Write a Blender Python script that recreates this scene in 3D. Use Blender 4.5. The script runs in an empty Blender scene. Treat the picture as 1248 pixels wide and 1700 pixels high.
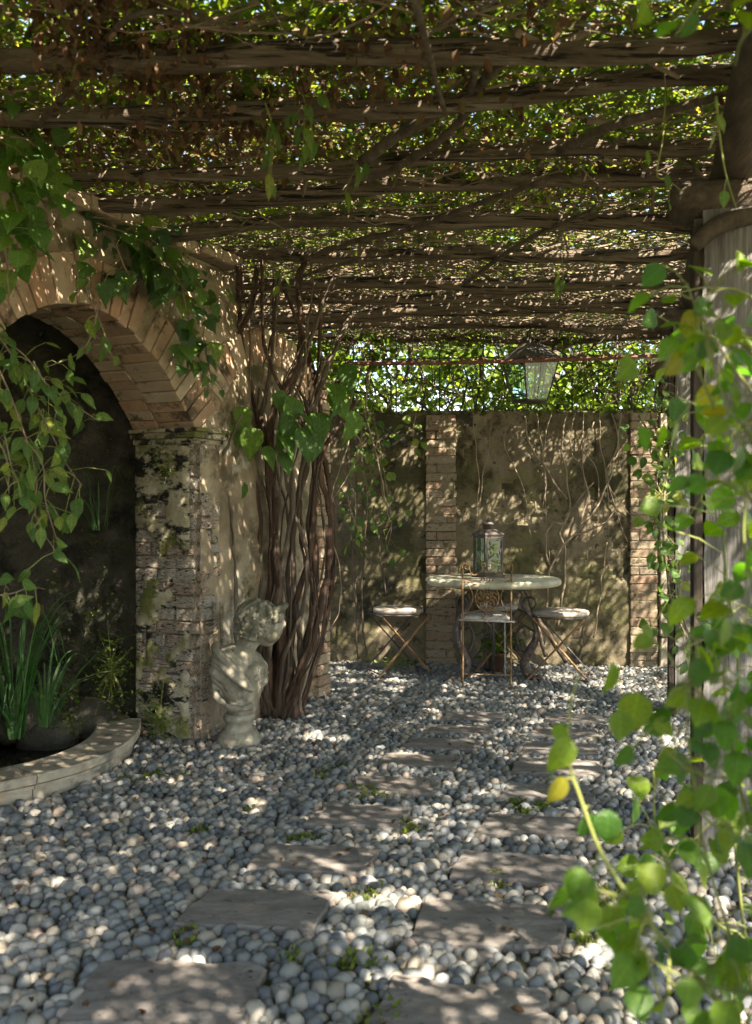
import bpy, bmesh, math, random
import numpy as np
from mathutils import Vector, Matrix, Quaternion

C = bpy.context.scene
COL = C.collection
rng = np.random.default_rng(11)
random.seed(5)
PI = math.pi

# ------------------------------------------------------------------ camera, sky, sun, exposure
CAM_H = 1.34
F = 1550.0                       # focal length in pixels of the 1248 x 1700 photograph
cd = bpy.data.cameras.new('camera')
cam = bpy.data.objects.new('camera', cd); COL.objects.link(cam)
cam.location = (0, 0, CAM_H); cam.rotation_euler = (PI / 2, 0, 0)
cd.sensor_fit = 'VERTICAL'; cd.sensor_height = 36; cd.lens = 36 * F / 1700
cd.clip_end = 400; cd.clip_start = 0.05
cd.dof.use_dof = True; cd.dof.focus_distance = 6.2; cd.dof.aperture_fstop = 3.3
C.camera = cam

SUN = Vector((0.42, -0.56, 0.80)).normalized()      # towards the sun
w = bpy.data.worlds.new('World'); C.world = w; w.use_nodes = True
nt = w.node_tree; nt.nodes.clear()
sky = nt.nodes.new('ShaderNodeTexSky'); sky.sky_type = 'NISHITA'; sky.sun_disc = False
sky.sun_elevation = math.asin(SUN.z); sky.sun_rotation = math.atan2(SUN.x, SUN.y)
bg = nt.nodes.new('ShaderNodeBackground'); bg.inputs['Strength'].default_value = 0.08
wo = nt.nodes.new('ShaderNodeOutputWorld')
nt.links.new(sky.outputs[0], bg.inputs[0]); nt.links.new(bg.outputs[0], wo.inputs[0])
sl = bpy.data.lights.new('sun', 'SUN'); sl.energy = 5.0; sl.angle = math.radians(0.53); sl.color = (1, 0.95, 0.88)
so = bpy.data.objects.new('sun', sl); COL.objects.link(so)
so.rotation_euler = SUN.to_track_quat('Z', 'Y').to_euler(); so.location = (6, -6, 12)

C.view_settings.view_transform = 'Standard'; C.view_settings.look = 'None'
C.view_settings.gamma = 1; C.view_settings.use_curve_mapping = False
C.view_settings.exposure = 2.95
C.view_settings.use_white_balance = True       # the camera's white balance, set for open shade
C.view_settings.white_balance_temperature = 7350; C.view_settings.white_balance_tint = 9
C.render.engine = 'CYCLES'
C.cycles.use_denoising = True
C.cycles.max_bounces = 8; C.cycles.diffuse_bounces = 5; C.cycles.glossy_bounces = 3
C.cycles.transmission_bounces = 6; C.cycles.transparent_max_bounces = 8
C.cycles.sample_clamp_indirect = 4.0

# ------------------------------------------------------------------ helpers
def at(px, py, Y):
    """point at depth Y that the photograph shows at pixel px, py"""
    return Vector(((px - 624) / F * Y, Y, CAM_H - (py - 850) / F * Y))

def gnd(px, py, z=0.0):
    Y = F * (CAM_H - z) / (py - 850)
    return Vector(((px - 624) / F * Y, Y, z))

def cr(pts, n=6):
    """Catmull-Rom through pts, n samples a span"""
    P = [Vector(p) for p in pts]
    P = [P[0] * 2 - P[1]] + P + [P[-1] * 2 - P[-2]]
    out = []
    for i in range(1, len(P) - 2):
        a, b, c, d = P[i - 1], P[i], P[i + 1], P[i + 2]
        for k in range(n):
            t = k / n
            out.append(0.5 * ((2 * b) + (c - a) * t + (2 * a - 5 * b + 4 * c - d) * t * t + (3 * b - a - 3 * c + d) * t ** 3))
    out.append(P[-2])
    return out

def lerp_list(vals, n):
    m = len(vals) - 1
    out = []
    for i in range(n):
        f = i / max(1, n - 1) * m; k = min(int(f), m - 1) if m else 0
        out.append(vals[k] + (vals[min(k + 1, m)] - vals[k]) * (f - k))
    return out

class MB:
    def __init__(self): self.v = []; self.f = []
    def raw(self, v, f):
        b = len(self.v); self.v += [tuple(x) for x in v]; self.f += [tuple(i + b for i in q) for q in f]; return self
    def box(self, c, s, R=None):
        c = Vector(c); h = [x / 2 for x in s]
        v = []
        for dx in (-1, 1):
            for dy in (-1, 1):
                for dz in (-1, 1):
                    p = Vector((dx * h[0], dy * h[1], dz * h[2]))
                    if R is not None: p = R @ p
                    v.append(c + p)
        return self.raw(v, [(0, 1, 3, 2), (4, 6, 7, 5), (0, 4, 5, 1), (2, 3, 7, 6), (0, 2, 6, 4), (1, 5, 7, 3)])
    def tube(self, path, radii, sides=6, flat=None, caps=True, up=None, rg=0.0):
        """flat=(a,b): section half-axes multipliers"""
        P = [Vector(p) for p in path]; n = len(P)
        if not hasattr(radii, '__len__'): radii = [radii]
        R = lerp_list(list(radii), n)
        t0 = (P[1] - P[0]).normalized()
        ref = Vector(up) if up is not None else (Vector((0, 0, 1)) if abs(t0.z) < 0.9 else Vector((1, 0, 0)))
        u = t0.cross(ref).normalized()
        v = []; f = []; lob = [random.uniform(-rg, rg) for _ in range(sides)]
        for i in range(n):
            if rg: lob = [q * 0.86 + random.uniform(-rg, rg) * 0.5 for q in lob]
            t = (P[min(i + 1, n - 1)] - P[max(i - 1, 0)])
            if t.length < 1e-9: t = t0
            t.normalize()
            u = (u - t * u.dot(t))
            if u.length < 1e-6: u = t.orthogonal()
            u.normalize(); b = t.cross(u)
            fa, fb = flat if flat else (1, 1)
            for k in range(sides):
                a = 2 * PI * k / sides
                v.append(P[i] + (u * math.cos(a) * fa + b * math.sin(a) * fb) * (R[i] * (1 + lob[k])))
        for i in range(n - 1):
            for k in range(sides):
                k2 = (k + 1) % sides
                f.append((i * sides + k, i * sides + k2, (i + 1) * sides + k2, (i + 1) * sides + k))
        if caps:
            f.append(tuple(reversed(range(sides)))); f.append(tuple((n - 1) * sides + k for k in range(sides)))
        return self.raw(v, f)
    def lathe(self, prof, seg=24, c=(0, 0, 0), wob=0):
        """prof: list of (r, z)"""
        v = []; f = []; c = Vector(c)
        for r, z in prof:
            for k in range(seg):
                a = 2 * PI * k / seg
                rr = r * (1 + wob * math.sin(3 * a + z * 20))
                v.append(c + Vector((rr * math.cos(a), rr * math.sin(a), z)))
        n = len(prof)
        for i in range(n - 1):
            for k in range(seg):
                k2 = (k + 1) % seg
                f.append((i * seg + k, i * seg + k2, (i + 1) * seg + k2, (i + 1) * seg + k))
        f.append(tuple(reversed(range(seg)))); f.append(tuple((n - 1) * seg + k for k in range(seg)))
        return self.raw(v, f)
    def ell(self, c, r, R=None, seg=12, rings=8):
        c = Vector(c)
        if not hasattr(r, '__len__'): r = (r, r, r)
        v = []; f = []
        for i in range(1, rings):
            th = PI * i / rings
            for k in range(seg):
                a = 2 * PI * k / seg
                p = Vector((r[0] * math.sin(th) * math.cos(a), r[1] * math.sin(th) * math.sin(a), r[2] * math.cos(th)))
                v.append(c + (R @ p if R is not None else p))
        top = Vector((0, 0, r[2])); bot = Vector((0, 0, -r[2]))
        v.append(c + (R @ top if R is not None else top)); v.append(c + (R @ bot if R is not None else bot))
        m = rings - 1
        for i in range(m - 1):
            for k in range(seg):
                k2 = (k + 1) % seg
                f.append((i * seg + k, (i + 1) * seg + k, (i + 1) * seg + k2, i * seg + k2))
        for k in range(seg):
            k2 = (k + 1) % seg
            f.append((m * seg, k, k2)); f.append((m * seg + 1, (m - 1) * seg + k2, (m - 1) * seg + k))
        return self.raw(v, f)
    def mesh(self, name, mat, smooth=False, bevel=0):
        me = bpy.data.meshes.new(name); me.from_pydata(self.v, [], self.f)
        if bevel:
            bm = bmesh.new(); bm.from_mesh(me)
            bmesh.ops.recalc_face_normals(bm, faces=bm.faces)
            bmesh.ops.bevel(bm, geom=list(bm.edges), offset=bevel, segments=1, affect='EDGES', profile=0.5)
            bm.to_mesh(me); bm.free()
        else:
            bm = bmesh.new(); bm.from_mesh(me); bmesh.ops.recalc_face_normals(bm, faces=bm.faces); bm.to_mesh(me); bm.free()
        if mat: me.materials.append(mat)
        if smooth: me.polygons.foreach_set('use_smooth', [True] * len(me.polygons))
        return me
    def build(self, name, mat, parent=None, smooth=False, bevel=0, loc=None):
        return link(name, self.mesh(name, mat, smooth, bevel), parent, loc)

def link(name, me, parent=None, loc=None):
    o = bpy.data.objects.new(name, me); COL.objects.link(o)
    if parent is not None: o.parent = parent
    if loc is not None: o.location = loc
    return o

def mesh_np(name, V, Fq, mat, rnd=None, smooth=False):
    """V (n,3), Fq (m,k) arrays; rnd: per-face attribute"""
    V = np.asarray(V, dtype=np.float32); Fq = np.asarray(Fq, dtype=np.int32)
    me = bpy.data.meshes.new(name)
    m, k = Fq.shape
    me.vertices.add(len(V)); me.vertices.foreach_set('co', V.ravel())
    me.loops.add(m * k); me.loops.foreach_set('vertex_index', Fq.ravel())
    me.polygons.add(m); me.polygons.foreach_set('loop_start', np.arange(0, m * k, k, dtype=np.int32))
    if smooth: me.polygons.foreach_set('use_smooth', np.ones(m, dtype=bool))
    if rnd is not None:
        at_ = me.attributes.new('rnd', 'FLOAT', 'FACE'); at_.data.foreach_set('value', np.asarray(rnd, dtype=np.float32))
    me.materials.append(mat)
    me.update(calc_edges=True)
    return me

def tag(o, label=None, cat=None, group=None, kind=None):
    if label: o['label'] = label
    if cat: o['category'] = cat
    if group: o['group'] = group
    if kind: o['kind'] = kind
    return o

def empty(name, loc, label, cat, group=None, rz=0.0):
    o = bpy.data.objects.new(name, None); COL.objects.link(o)
    o.location = loc; o.rotation_euler.z = rz; o.empty_display_size = 0.1
    return tag(o, label, cat, group)

# value noise -------------------------------------------------------------
def vnoise(x, y, seed=0):
    x = np.asarray(x, float); y = np.asarray(y, float)
    xi = np.floor(x).astype(int); yi = np.floor(y).astype(int)
    fx = x - xi; fy = y - yi
    fx = fx * fx * (3 - 2 * fx); fy = fy * fy * (3 - 2 * fy)
    def h(a, b):
        n = (a * 374761393 + b * 668265263 + seed * 1442695041) & 0xffffffff
        n = ((n ^ (n >> 13)) * 1274126177) & 0xffffffff
        return ((n ^ (n >> 16)) & 0xffff) / 65535.0
    return (h(xi, yi) * (1 - fx) + h(xi + 1, yi) * fx) * (1 - fy) + (h(xi, yi + 1) * (1 - fx) + h(xi + 1, yi + 1) * fx) * fy

def fbm(x, y, seed=0, o=4):
    s = 0; a = 0.5; t = 0
    for i in range(o):
        s = s + a * vnoise(np.asarray(x) * 2 ** i, np.asarray(y) * 2 ** i, seed + i * 17); t += a; a *= 0.5
    return s / t

# ------------------------------------------------------------------ materials
def ramp(nt, stops):
    r = nt.nodes.new('ShaderNodeValToRGB'); e = r.color_ramp.elements
    while len(e) < len(stops): e.new(0.5)
    for el, (p, c) in zip(e, stops): el.position = p; el.color = (*c, 1)
    return r

def noise(nt, vec, scale, detail=6, rough=0.6, dist=0.0):
    n = nt.nodes.new('ShaderNodeTexNoise'); n.inputs['Scale'].default_value = scale
    n.inputs['Detail'].default_value = detail; n.inputs['Roughness'].default_value = rough
    n.inputs['Distortion'].default_value = dist
    nt.links.new(vec, n.inputs['Vector']); return n

def mapr(nt, val, a, b, c=0.0, d=1.0):
    m = nt.nodes.new('ShaderNodeMapRange'); m.inputs[1].default_value = a; m.inputs[2].default_value = b
    m.inputs[3].default_value = c; m.inputs[4].default_value = d
    nt.links.new(val, m.inputs[0]); return m

def mixc(nt, fac, a, b, mode='MIX'):
    m = nt.nodes.new('ShaderNodeMix'); m.data_type = 'RGBA'; m.blend_type = mode
    for s, x in ((0, fac), (6, a), (7, b)):
        if hasattr(x, 'is_linked') or hasattr(x, 'links'): nt.links.new(x, m.inputs[s])
        elif s == 0: m.inputs[0].default_value = x
        else: m.inputs[s].default_value = (*x, 1)
    return m.outputs[2]

def surf(name, stops, scale=4, layers=(), rough=0.85, bump=0.3, bscale=None, bdist=0.01, random_stops=None, rmix=0.5,
         stretch=None, attr=None, spec=0.3, metal=0.0, detail=8):
    """noise-ramped base; layers: (colour, noise scale, lo, hi[, stretch]) blended where the noise rises from lo to hi;
    random_stops: a second ramp read by each object's (or, with attr, each face's) own random number"""
    m = bpy.data.materials.new(name); m.use_nodes = True; nt = m.node_tree
    b = nt.nodes['Principled BSDF']
    tc = nt.nodes.new('ShaderNodeTexCoord')
    oi = nt.nodes.new('ShaderNodeObjectInfo')
    off = nt.nodes.new('ShaderNodeVectorMath'); off.operation = 'ADD'
    cx = nt.nodes.new('ShaderNodeCombineXYZ')
    sc_ = nt.nodes.new('ShaderNodeMath'); sc_.operation = 'MULTIPLY'; sc_.inputs[1].default_value = 37.0
    nt.links.new(oi.outputs['Random'], sc_.inputs[0])
    for i in range(3): nt.links.new(sc_.outputs[0], cx.inputs[i])
    nt.links.new(tc.outputs['Object'], off.inputs[0]); nt.links.new(cx.outputs[0], off.inputs[1])
    vec = off.outputs[0]
    def mapped(st):
        if not st: return vec
        mp = nt.nodes.new('ShaderNodeMapping'); mp.inputs['Scale'].default_value = st
        nt.links.new(vec, mp.inputs['Vector']); return mp.outputs[0]
    vs = mapped(stretch)
    n = noise(nt, vs, scale, detail, 0.65)
    col = ramp(nt, stops); nt.links.new(n.outputs[0], col.inputs[0]); out = col.outputs[0]
    if random_stops:
        r = ramp(nt, random_stops)
        if attr:
            a = nt.nodes.new('ShaderNodeAttribute'); a.attribute_name = attr; nt.links.new(a.outputs['Fac'], r.inputs[0])
        else: nt.links.new(oi.outputs['Random'], r.inputs[0])
        out = mixc(nt, rmix, out, r.outputs[0])
    for L in layers:
        ln = noise(nt, mapped(L[4] if len(L) > 4 else None), L[1], 8, 0.7)
        lm = mapr(nt, ln.outputs[0], L[2], L[3])
        out = mixc(nt, lm.outputs[0], out, L[0])
    nt.links.new(out, b.inputs['Base Color'])
    b.inputs['Roughness'].default_value = rough; b.inputs['Metallic'].default_value = metal
    b.inputs['Specular IOR Level'].default_value = spec
    if bump:
        bn = noise(nt, vs, bscale or scale * 6, 8, 0.7)
        bp = nt.nodes.new('ShaderNodeBump'); bp.inputs['Strength'].default_value = bump; bp.inputs['Distance'].default_value = bdist
        nt.links.new(bn.outputs[0], bp.inputs['Height']); nt.links.new(bp.outputs[0], b.inputs['Normal'])
    return m

def leafmat(name, stops, trans_gain=2.2, trans=0.42, rough=0.45, attr=None, vary=0.35, spec=0.4):
    m = bpy.data.materials.new(name); m.use_nodes = True; nt = m.node_tree
    b = nt.nodes['Principled BSDF']; o = nt.nodes['Material Output']
    r = ramp(nt, stops)
    if attr:
        a = nt.nodes.new('ShaderNodeAttribute'); a.attribute_name = attr; nt.links.new(a.outputs['Fac'], r.inputs[0])
    else:
        oi = nt.nodes.new('ShaderNodeObjectInfo'); nt.links.new(oi.outputs['Random'], r.inputs[0])
    tc = nt.nodes.new('ShaderNodeTexCoord')
    n = noise(nt, tc.outputs['Object'], 9 if attr is None else 40, 4)
    v = mapr(nt, n.outputs[0], 0.3, 0.7, 1 - vary, 1 + vary)
    hs = nt.nodes.new('ShaderNodeHueSaturation'); nt.links.new(r.outputs[0], hs.inputs['Color']); nt.links.new(v.outputs[0], hs.inputs['Value'])
    nt.links.new(hs.outputs[0], b.inputs['Base Color'])
    if attr is None:         # midrib and side veins, a little paler than the blade
        sx = nt.nodes.new('ShaderNodeSeparateXYZ'); nt.links.new(tc.outputs['Object'], sx.inputs[0])
        def op(o_, a_, b_=None):
            q = nt.nodes.new('ShaderNodeMath'); q.operation = o_
            for i_, x_ in enumerate((a_, b_)):
                if x_ is None: continue
                if isinstance(x_, (int, float)): q.inputs[i_].default_value = x_
                else: nt.links.new(x_, q.inputs[i_])
            return q.outputs[0]
        ab = op('ABSOLUTE', sx.outputs[1]); mid = op('LESS_THAN', ab, 0.014)
        side = op('MULTIPLY', op('LESS_THAN', op('FRACT', op('MULTIPLY', op('SUBTRACT', sx.outputs[0], op('MULTIPLY', ab, 0.9)), 6.0)), 0.10), 0.6)
        vein = op('MAXIMUM', mid, side); vv2 = op('ADD', 1.0, op('MULTIPLY', vein, 0.55)); nt.links.new(op('MULTIPLY', v.outputs[0], vv2), hs.inputs['Value'])
    b.inputs['Roughness'].default_value = rough; b.inputs['Specular IOR Level'].default_value = spec
    g = nt.nodes.new('ShaderNodeHueSaturation'); g.inputs['Value'].default_value = trans_gain; g.inputs['Saturation'].default_value = 1.1
    nt.links.new(hs.outputs[0], g.inputs['Color'])
    t = nt.nodes.new('ShaderNodeBsdfTranslucent'); nt.links.new(g.outputs[0], t.inputs[0])
    mx = nt.nodes.new('ShaderNodeMixShader'); mx.inputs[0].default_value = trans
    nt.links.new(b.outputs[0], mx.inputs[1]); nt.links.new(t.outputs[0], mx.inputs[2]); nt.links.new(mx.outputs[0], o.inputs[0])
    if attr is None:
        bn = noise(nt, tc.outputs['Object'], 14, 3)
        bp = nt.nodes.new('ShaderNodeBump'); bp.inputs['Strength'].default_value = 0.35; bp.inputs['Distance'].default_value = 0.1
        nt.links.new(bn.outputs[0], bp.inputs['Height']); nt.links.new(bp.outputs[0], b.inputs['Normal'])
    return m

MOSS = (0.030, 0.034, 0.010); BLACK = (0.010, 0.009, 0.007)
COBBLE = [(0.0, (0.035, 0.038, 0.042)), (0.16, (0.085, 0.092, 0.098)), (0.34, (0.15, 0.158, 0.155)), (0.50, (0.115, 0.12, 0.108)),
          (0.62, (0.21, 0.20, 0.17)), (0.78, (0.225, 0.18, 0.125)), (0.90, (0.33, 0.31, 0.265)), (1.0, (0.21, 0.14, 0.10))]
M = {}
M['cobble'] = surf('cobble_stone', [(0.3, (0.065, 0.07, 0.078)), (0.7, (0.20, 0.205, 0.205))], 40, random_stops=COBBLE, rmix=0.68, rough=0.6, bump=0.25, bscale=120, bdist=0.002,
                   layers=[((0.05, 0.055, 0.03), 9, 0.62, 0.72)])
M['cobble_mass'] = surf('cobble_stone_mass', [(0.3, (0.065, 0.07, 0.078)), (0.7, (0.20, 0.205, 0.205))], 40, random_stops=COBBLE, rmix=0.68, attr='rnd', rough=0.6, bump=0.25, bscale=120, bdist=0.002,
                        layers=[((0.05, 0.055, 0.03), 9, 0.62, 0.72)])
M['mortar'] = surf('mortar_bed', [(0.3, (0.030, 0.027, 0.022)), (0.7, (0.095, 0.085, 0.068))], 14, layers=[((0.035, 0.045, 0.014), 5, 0.52, 0.62)], rough=0.95, bump=0.8, bscale=60)
M['slab'] = surf('paving_slab', [(0.32, (0.050, 0.044, 0.040)), (0.5, (0.140, 0.125, 0.114)), (0.68, (0.25, 0.23, 0.21))], 6, stretch=(1, 1.8, 1), rough=0.8, bump=1.0, bscale=22, bdist=0.014,
                 layers=[((0.10, 0.09, 0.085), 14, 0.58, 0.68), ((0.25, 0.20, 0.155), 4, 0.60, 0.72), ((0.045, 0.04, 0.036), 18, 0.60, 0.66), ((0.06, 0.065, 0.025), 5, 0.62, 0.70)], random_stops=[(0, (0.15, 0.135, 0.125)), (1, (0.22, 0.185, 0.155))], rmix=0.35)
M['soil'] = surf('soil', [(0.3, (0.06, 0.07, 0.03)), (0.7, (0.14, 0.12, 0.08))], 2, rough=1, bump=0.8)
PLASTER = [(0.28, (0.085, 0.066, 0.043)), (0.45, (0.15, 0.12, 0.078)), (0.6, (0.215, 0.175, 0.117)), (0.75, (0.31, 0.265, 0.19))]
M['plaster'] = surf('old_plaster', PLASTER, 2.6, layers=[((0.047, 0.042, 0.018), 1.3, 0.45, 0.58), ((0.035, 0.028, 0.014), 5.5, 0.53, 0.64), ((0.115, 0.105, 0.045), 2.1, 0.52, 0.64), ((0.03, 0.026, 0.018), 2.6, 0.575, 0.66), ((0.018, 0.016, 0.010), 9, 0.60, 0.66), ((0.36, 0.32, 0.24), 6, 0.64, 0.72)], bump=0.9, bscale=28, bdist=0.012)
M['plaster_warm'] = surf('warm_plaster', [(0.3, (0.13, 0.095, 0.06)), (0.5, (0.23, 0.18, 0.12)), (0.7, (0.35, 0.29, 0.205))], 3, layers=[((0.085, 0.065, 0.038), 5, 0.50, 0.62), ((0.075, 0.072, 0.03), 2, 0.54, 0.64), (BLACK, 4, 0.62, 0.70), ((0.44, 0.40, 0.32), 2.2, 0.58, 0.68), ((0.36, 0.20, 0.13), 7, 0.62, 0.70)], bump=0.8, bscale=30, bdist=0.01)
M['plaster_pier'] = surf('mossy_pier_plaster', [(0.3, (0.19, 0.15, 0.095)), (0.5, (0.31, 0.27, 0.18)), (0.7, (0.42, 0.39, 0.31))], 5, layers=[(BLACK, 5.5, 0.49, 0.56, (1, 1, 1.8)), ((0.02, 0.018, 0.013), 2.2, 0.55, 0.62), ((0.12, 0.125, 0.035), 3.6, 0.50, 0.60), ((0.45, 0.46, 0.43), 4.2, 0.62, 0.70)], bump=1.0, bscale=32, bdist=0.012)
BRICKR = [(0, (0.27, 0.15, 0.10)), (0.25, (0.34, 0.215, 0.145)), (0.5, (0.36, 0.28, 0.20)), (0.75, (0.42, 0.345, 0.255)), (1, (0.36, 0.175, 0.10))]
M['brick_arch'] = surf('arch_brick', [(0.3, (0.20, 0.135, 0.085)), (0.6, (0.34, 0.26, 0.17)), (0.8, (0.44, 0.365, 0.265))], 11, random_stops=BRICKR, rmix=0.5, layers=[((0.40, 0.34, 0.25), 9, 0.60, 0.70), ((0.07, 0.052, 0.034), 5, 0.53, 0.63), (BLACK, 9, 0.63, 0.69)], bump=1.0, bscale=70, bdist=0.005)
M['brick_pier'] = surf('pier_brick', [(0.3, (0.16, 0.115, 0.085)), (0.6, (0.28, 0.225, 0.175)), (0.8, (0.36, 0.325, 0.28))], 9, random_stops=[(0, (0.27, 0.15, 0.105)), (0.3, (0.27, 0.225, 0.175)), (0.7, (0.32, 0.295, 0.255)), (1, (0.25, 0.15, 0.11))], rmix=0.45, layers=[((0.36, 0.35, 0.32), 6, 0.52, 0.62), ((0.075, 0.075, 0.03), 4, 0.56, 0.66), (BLACK, 7, 0.54, 0.60), ((0.02, 0.018, 0.013), 2.2, 0.56, 0.63)], bump=0.9, bscale=60, bdist=0.006)
M['brick_back'] = surf('strip_brick', [(0.3, (0.11, 0.078, 0.052)), (0.6, (0.22, 0.165, 0.115)), (0.8, (0.32, 0.265, 0.20))], 9, random_stops=[(0, (0.24, 0.125, 0.085)), (0.3, (0.20, 0.15, 0.10)), (0.7, (0.26, 0.215, 0.155)), (1, (0.21, 0.115, 0.08))], rmix=0.5, layers=[((0.24, 0.20, 0.13), 8, 0.56, 0.66), ((0.05, 0.04, 0.02), 5, 0.54, 0.64)], bump=0.9, bscale=60, bdist=0.006)
M['rock'] = surf('wet_grotto_rock', [(0.3, (0.022, 0.020, 0.014)), (0.7, (0.095, 0.085, 0.06))], 6, layers=[((0.05, 0.068, 0.012), 5, 0.55, 0.66), ((0.012, 0.011, 0.008), 4, 0.52, 0.62), ((0.20, 0.19, 0.12), 16, 0.64, 0.72)], rough=0.6, bump=1.0, bscale=30, bdist=0.03)
M['coping'] = surf('basin_stone', [(0.3, (0.22, 0.18, 0.13)), (0.6, (0.36, 0.31, 0.24)), (0.8, (0.44, 0.40, 0.33))], 9, layers=[((0.13, 0.12, 0.10), 5, 0.55, 0.66), ((0.42, 0.28, 0.15), 4, 0.60, 0.70)], bump=0.6, bscale=70, bdist=0.005)
M['bust'] = surf('weathered_statue_stone', [(0.3, (0.13, 0.115, 0.085)), (0.5, (0.225, 0.20, 0.15)), (0.7, (0.33, 0.30, 0.24))], 12, layers=[((0.12, 0.11, 0.065), 7, 0.52, 0.66, (1, 1, 0.5)), ((0.06, 0.055, 0.042), 14, 0.60, 0.70), ((0.48, 0.46, 0.39), 6, 0.64, 0.74)], bump=0.5, bscale=90, bdist=0.003, rough=0.85)
M['hair'] = surf('statue_hair_stone', [(0.3, (0.075, 0.07, 0.05)), (0.55, (0.155, 0.145, 0.105)), (0.75, (0.27, 0.25, 0.19))], 14, layers=[((0.075, 0.07, 0.045), 9, 0.52, 0.66), ((0.46, 0.44, 0.38), 7, 0.66, 0.74)], bump=0.6, bscale=90, bdist=0.004)
M['water'] = surf('dark_basin_water', [(0.3, (0.004, 0.005, 0.003)), (0.7, (0.010, 0.011, 0.006))], 3, rough=0.04, bump=0.05, bscale=8, spec=0.6)
M['bark_red'] = surf('red_brown_bark', [(0.3, (0.028, 0.015, 0.010)), (0.5, (0.075, 0.043, 0.028)), (0.75, (0.16, 0.10, 0.068))], 5, stretch=(7, 7, 0.7), bump=1.0, bscale=9, bdist=0.02, layers=[((0.19, 0.155, 0.12), 4, 0.58, 0.68, (3, 3, 1)), ((0.02, 0.012, 0.009), 6, 0.55, 0.63, (6, 6, 0.7))])
M['bark_grey'] = surf('grey_brown_bark', [(0.3, (0.045, 0.033, 0.024)), (0.6, (0.125, 0.094, 0.068)), (0.8, (0.22, 0.18, 0.135))], 5, stretch=(6, 6, 0.8), bump=0.9, bscale=10, bdist=0.015)
M['twig'] = surf('bare_twig', [(0.3, (0.10, 0.075, 0.05)), (0.7, (0.25, 0.19, 0.13))], 6, bump=0.4, bscale=60)
M['twig_dark'] = surf('canopy_twig', [(0.3, (0.075, 0.055, 0.038)), (0.6, (0.22, 0.165, 0.115)), (0.8, (0.36, 0.29, 0.22))], 5, bump=0.4, bscale=40)
M['stem_green'] = surf('green_stem', [(0.3, (0.10, 0.13, 0.03)), (0.7, (0.20, 0.20, 0.06))], 8, bump=0, rough=0.6)
M['pole'] = surf('weathered_pole', [(0.3, (0.060, 0.042, 0.028)), (0.5, (0.155, 0.115, 0.078)), (0.75, (0.32, 0.26, 0.195))], 3.5, stretch=(0.6, 9, 9), bump=1.0, bscale=8, bdist=0.03, layers=[((0.018, 0.012, 0.008), 3.2, 0.53, 0.58, (0.3, 13, 13)), ((0.40, 0.35, 0.29), 5, 0.62, 0.70, (1, 5, 5))])
M['post'] = surf('grey_timber_post', [(0.3, (0.07, 0.062, 0.055)), (0.5, (0.15, 0.14, 0.127)), (0.75, (0.27, 0.255, 0.235))], 4, stretch=(10, 10, 0.6), bump=1.0, bscale=10, bdist=0.02, layers=[((0.06, 0.05, 0.042), 5, 0.60, 0.66, (9, 9, 0.5))])
M['girder'] = surf('dark_girder', [(0.3, (0.035, 0.026, 0.018)), (0.6, (0.095, 0.070, 0.048)), (0.8, (0.19, 0.145, 0.10))], 4, stretch=(6, 1, 6), bump=1.0, bscale=10, bdist=0.02)
M['shade_timber'] = surf('shade_timber', [(0.3, (0.025, 0.018, 0.013)), (0.6, (0.06, 0.045, 0.034)), (0.8, (0.11, 0.085, 0.065))], 4, stretch=(8, 8, 0.7), bump=1.0, bscale=10, bdist=0.02)  # darkened timber tone, standing for shade on the posts' left faces
M['iron'] = surf('dark_iron', [(0.3, (0.020, 0.016, 0.014)), (0.6, (0.055, 0.042, 0.036)), (0.8, (0.14, 0.085, 0.055))], 14, rough=0.6, bump=0.4, bscale=90, bdist=0.003, spec=0.5)
M['cast'] = surf('worn_cast_iron', [(0.3, (0.028, 0.020, 0.017)), (0.55, (0.080, 0.055, 0.045)), (0.72, (0.20, 0.155, 0.13))], 24, rough=0.65, bump=0.5, bscale=80, bdist=0.004, spec=0.5)
M['rust'] = surf('rusty_iron', [(0.3, (0.075, 0.046, 0.027)), (0.5, (0.20, 0.115, 0.054)), (0.72, (0.34, 0.22, 0.115))], 20, rough=0.8, bump=0.4, bscale=90, bdist=0.003, layers=[((0.45, 0.42, 0.38), 12, 0.60, 0.68)])
M['rustred'] = surf('red_rust', [(0.3, (0.075, 0.032, 0.022)), (0.7, (0.20, 0.095, 0.065))], 20, rough=0.9, bump=0.4, bscale=90, bdist=0.003)
M['whiteworn'] = surf('flaked_white_paint', [(0.3, (0.16, 0.12, 0.095)), (0.5, (0.36, 0.33, 0.30)), (0.7, (0.56, 0.54, 0.52))], 22, rough=0.7, bump=0.3, bscale=90, bdist=0.002, layers=[((0.22, 0.12, 0.06), 15, 0.58, 0.66)])
M['wood'] = surf('orange_wood_slat', [(0.3, (0.13, 0.07, 0.035)), (0.6, (0.30, 0.175, 0.085)), (0.8, (0.40, 0.28, 0.17))], 9, rough=0.7, bump=0.4, bscale=40)
M['tabletop'] = surf('stone_tabletop', [(0.3, (0.24, 0.22, 0.15)), (0.55, (0.42, 0.39, 0.29)), (0.75, (0.54, 0.51, 0.42))], 7, layers=[((0.13, 0.14, 0.05), 4, 0.56, 0.68), ((0.10, 0.09, 0.07), 11, 0.62, 0.70)], bump=0.5, bscale=60, bdist=0.005)
M['seat'] = surf('pale_stool_seat', [(0.3, (0.21, 0.175, 0.145)), (0.7, (0.38, 0.335, 0.29))], 10, rough=0.8, bump=0.4, bscale=60, bdist=0.004, layers=[((0.18, 0.15, 0.12), 6, 0.58, 0.68)])
M['wax'] = surf('candle_wax', [(0.3, (0.65, 0.60, 0.48)), (0.7, (0.75, 0.70, 0.58))], 5, rough=0.5, bump=0)
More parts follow.
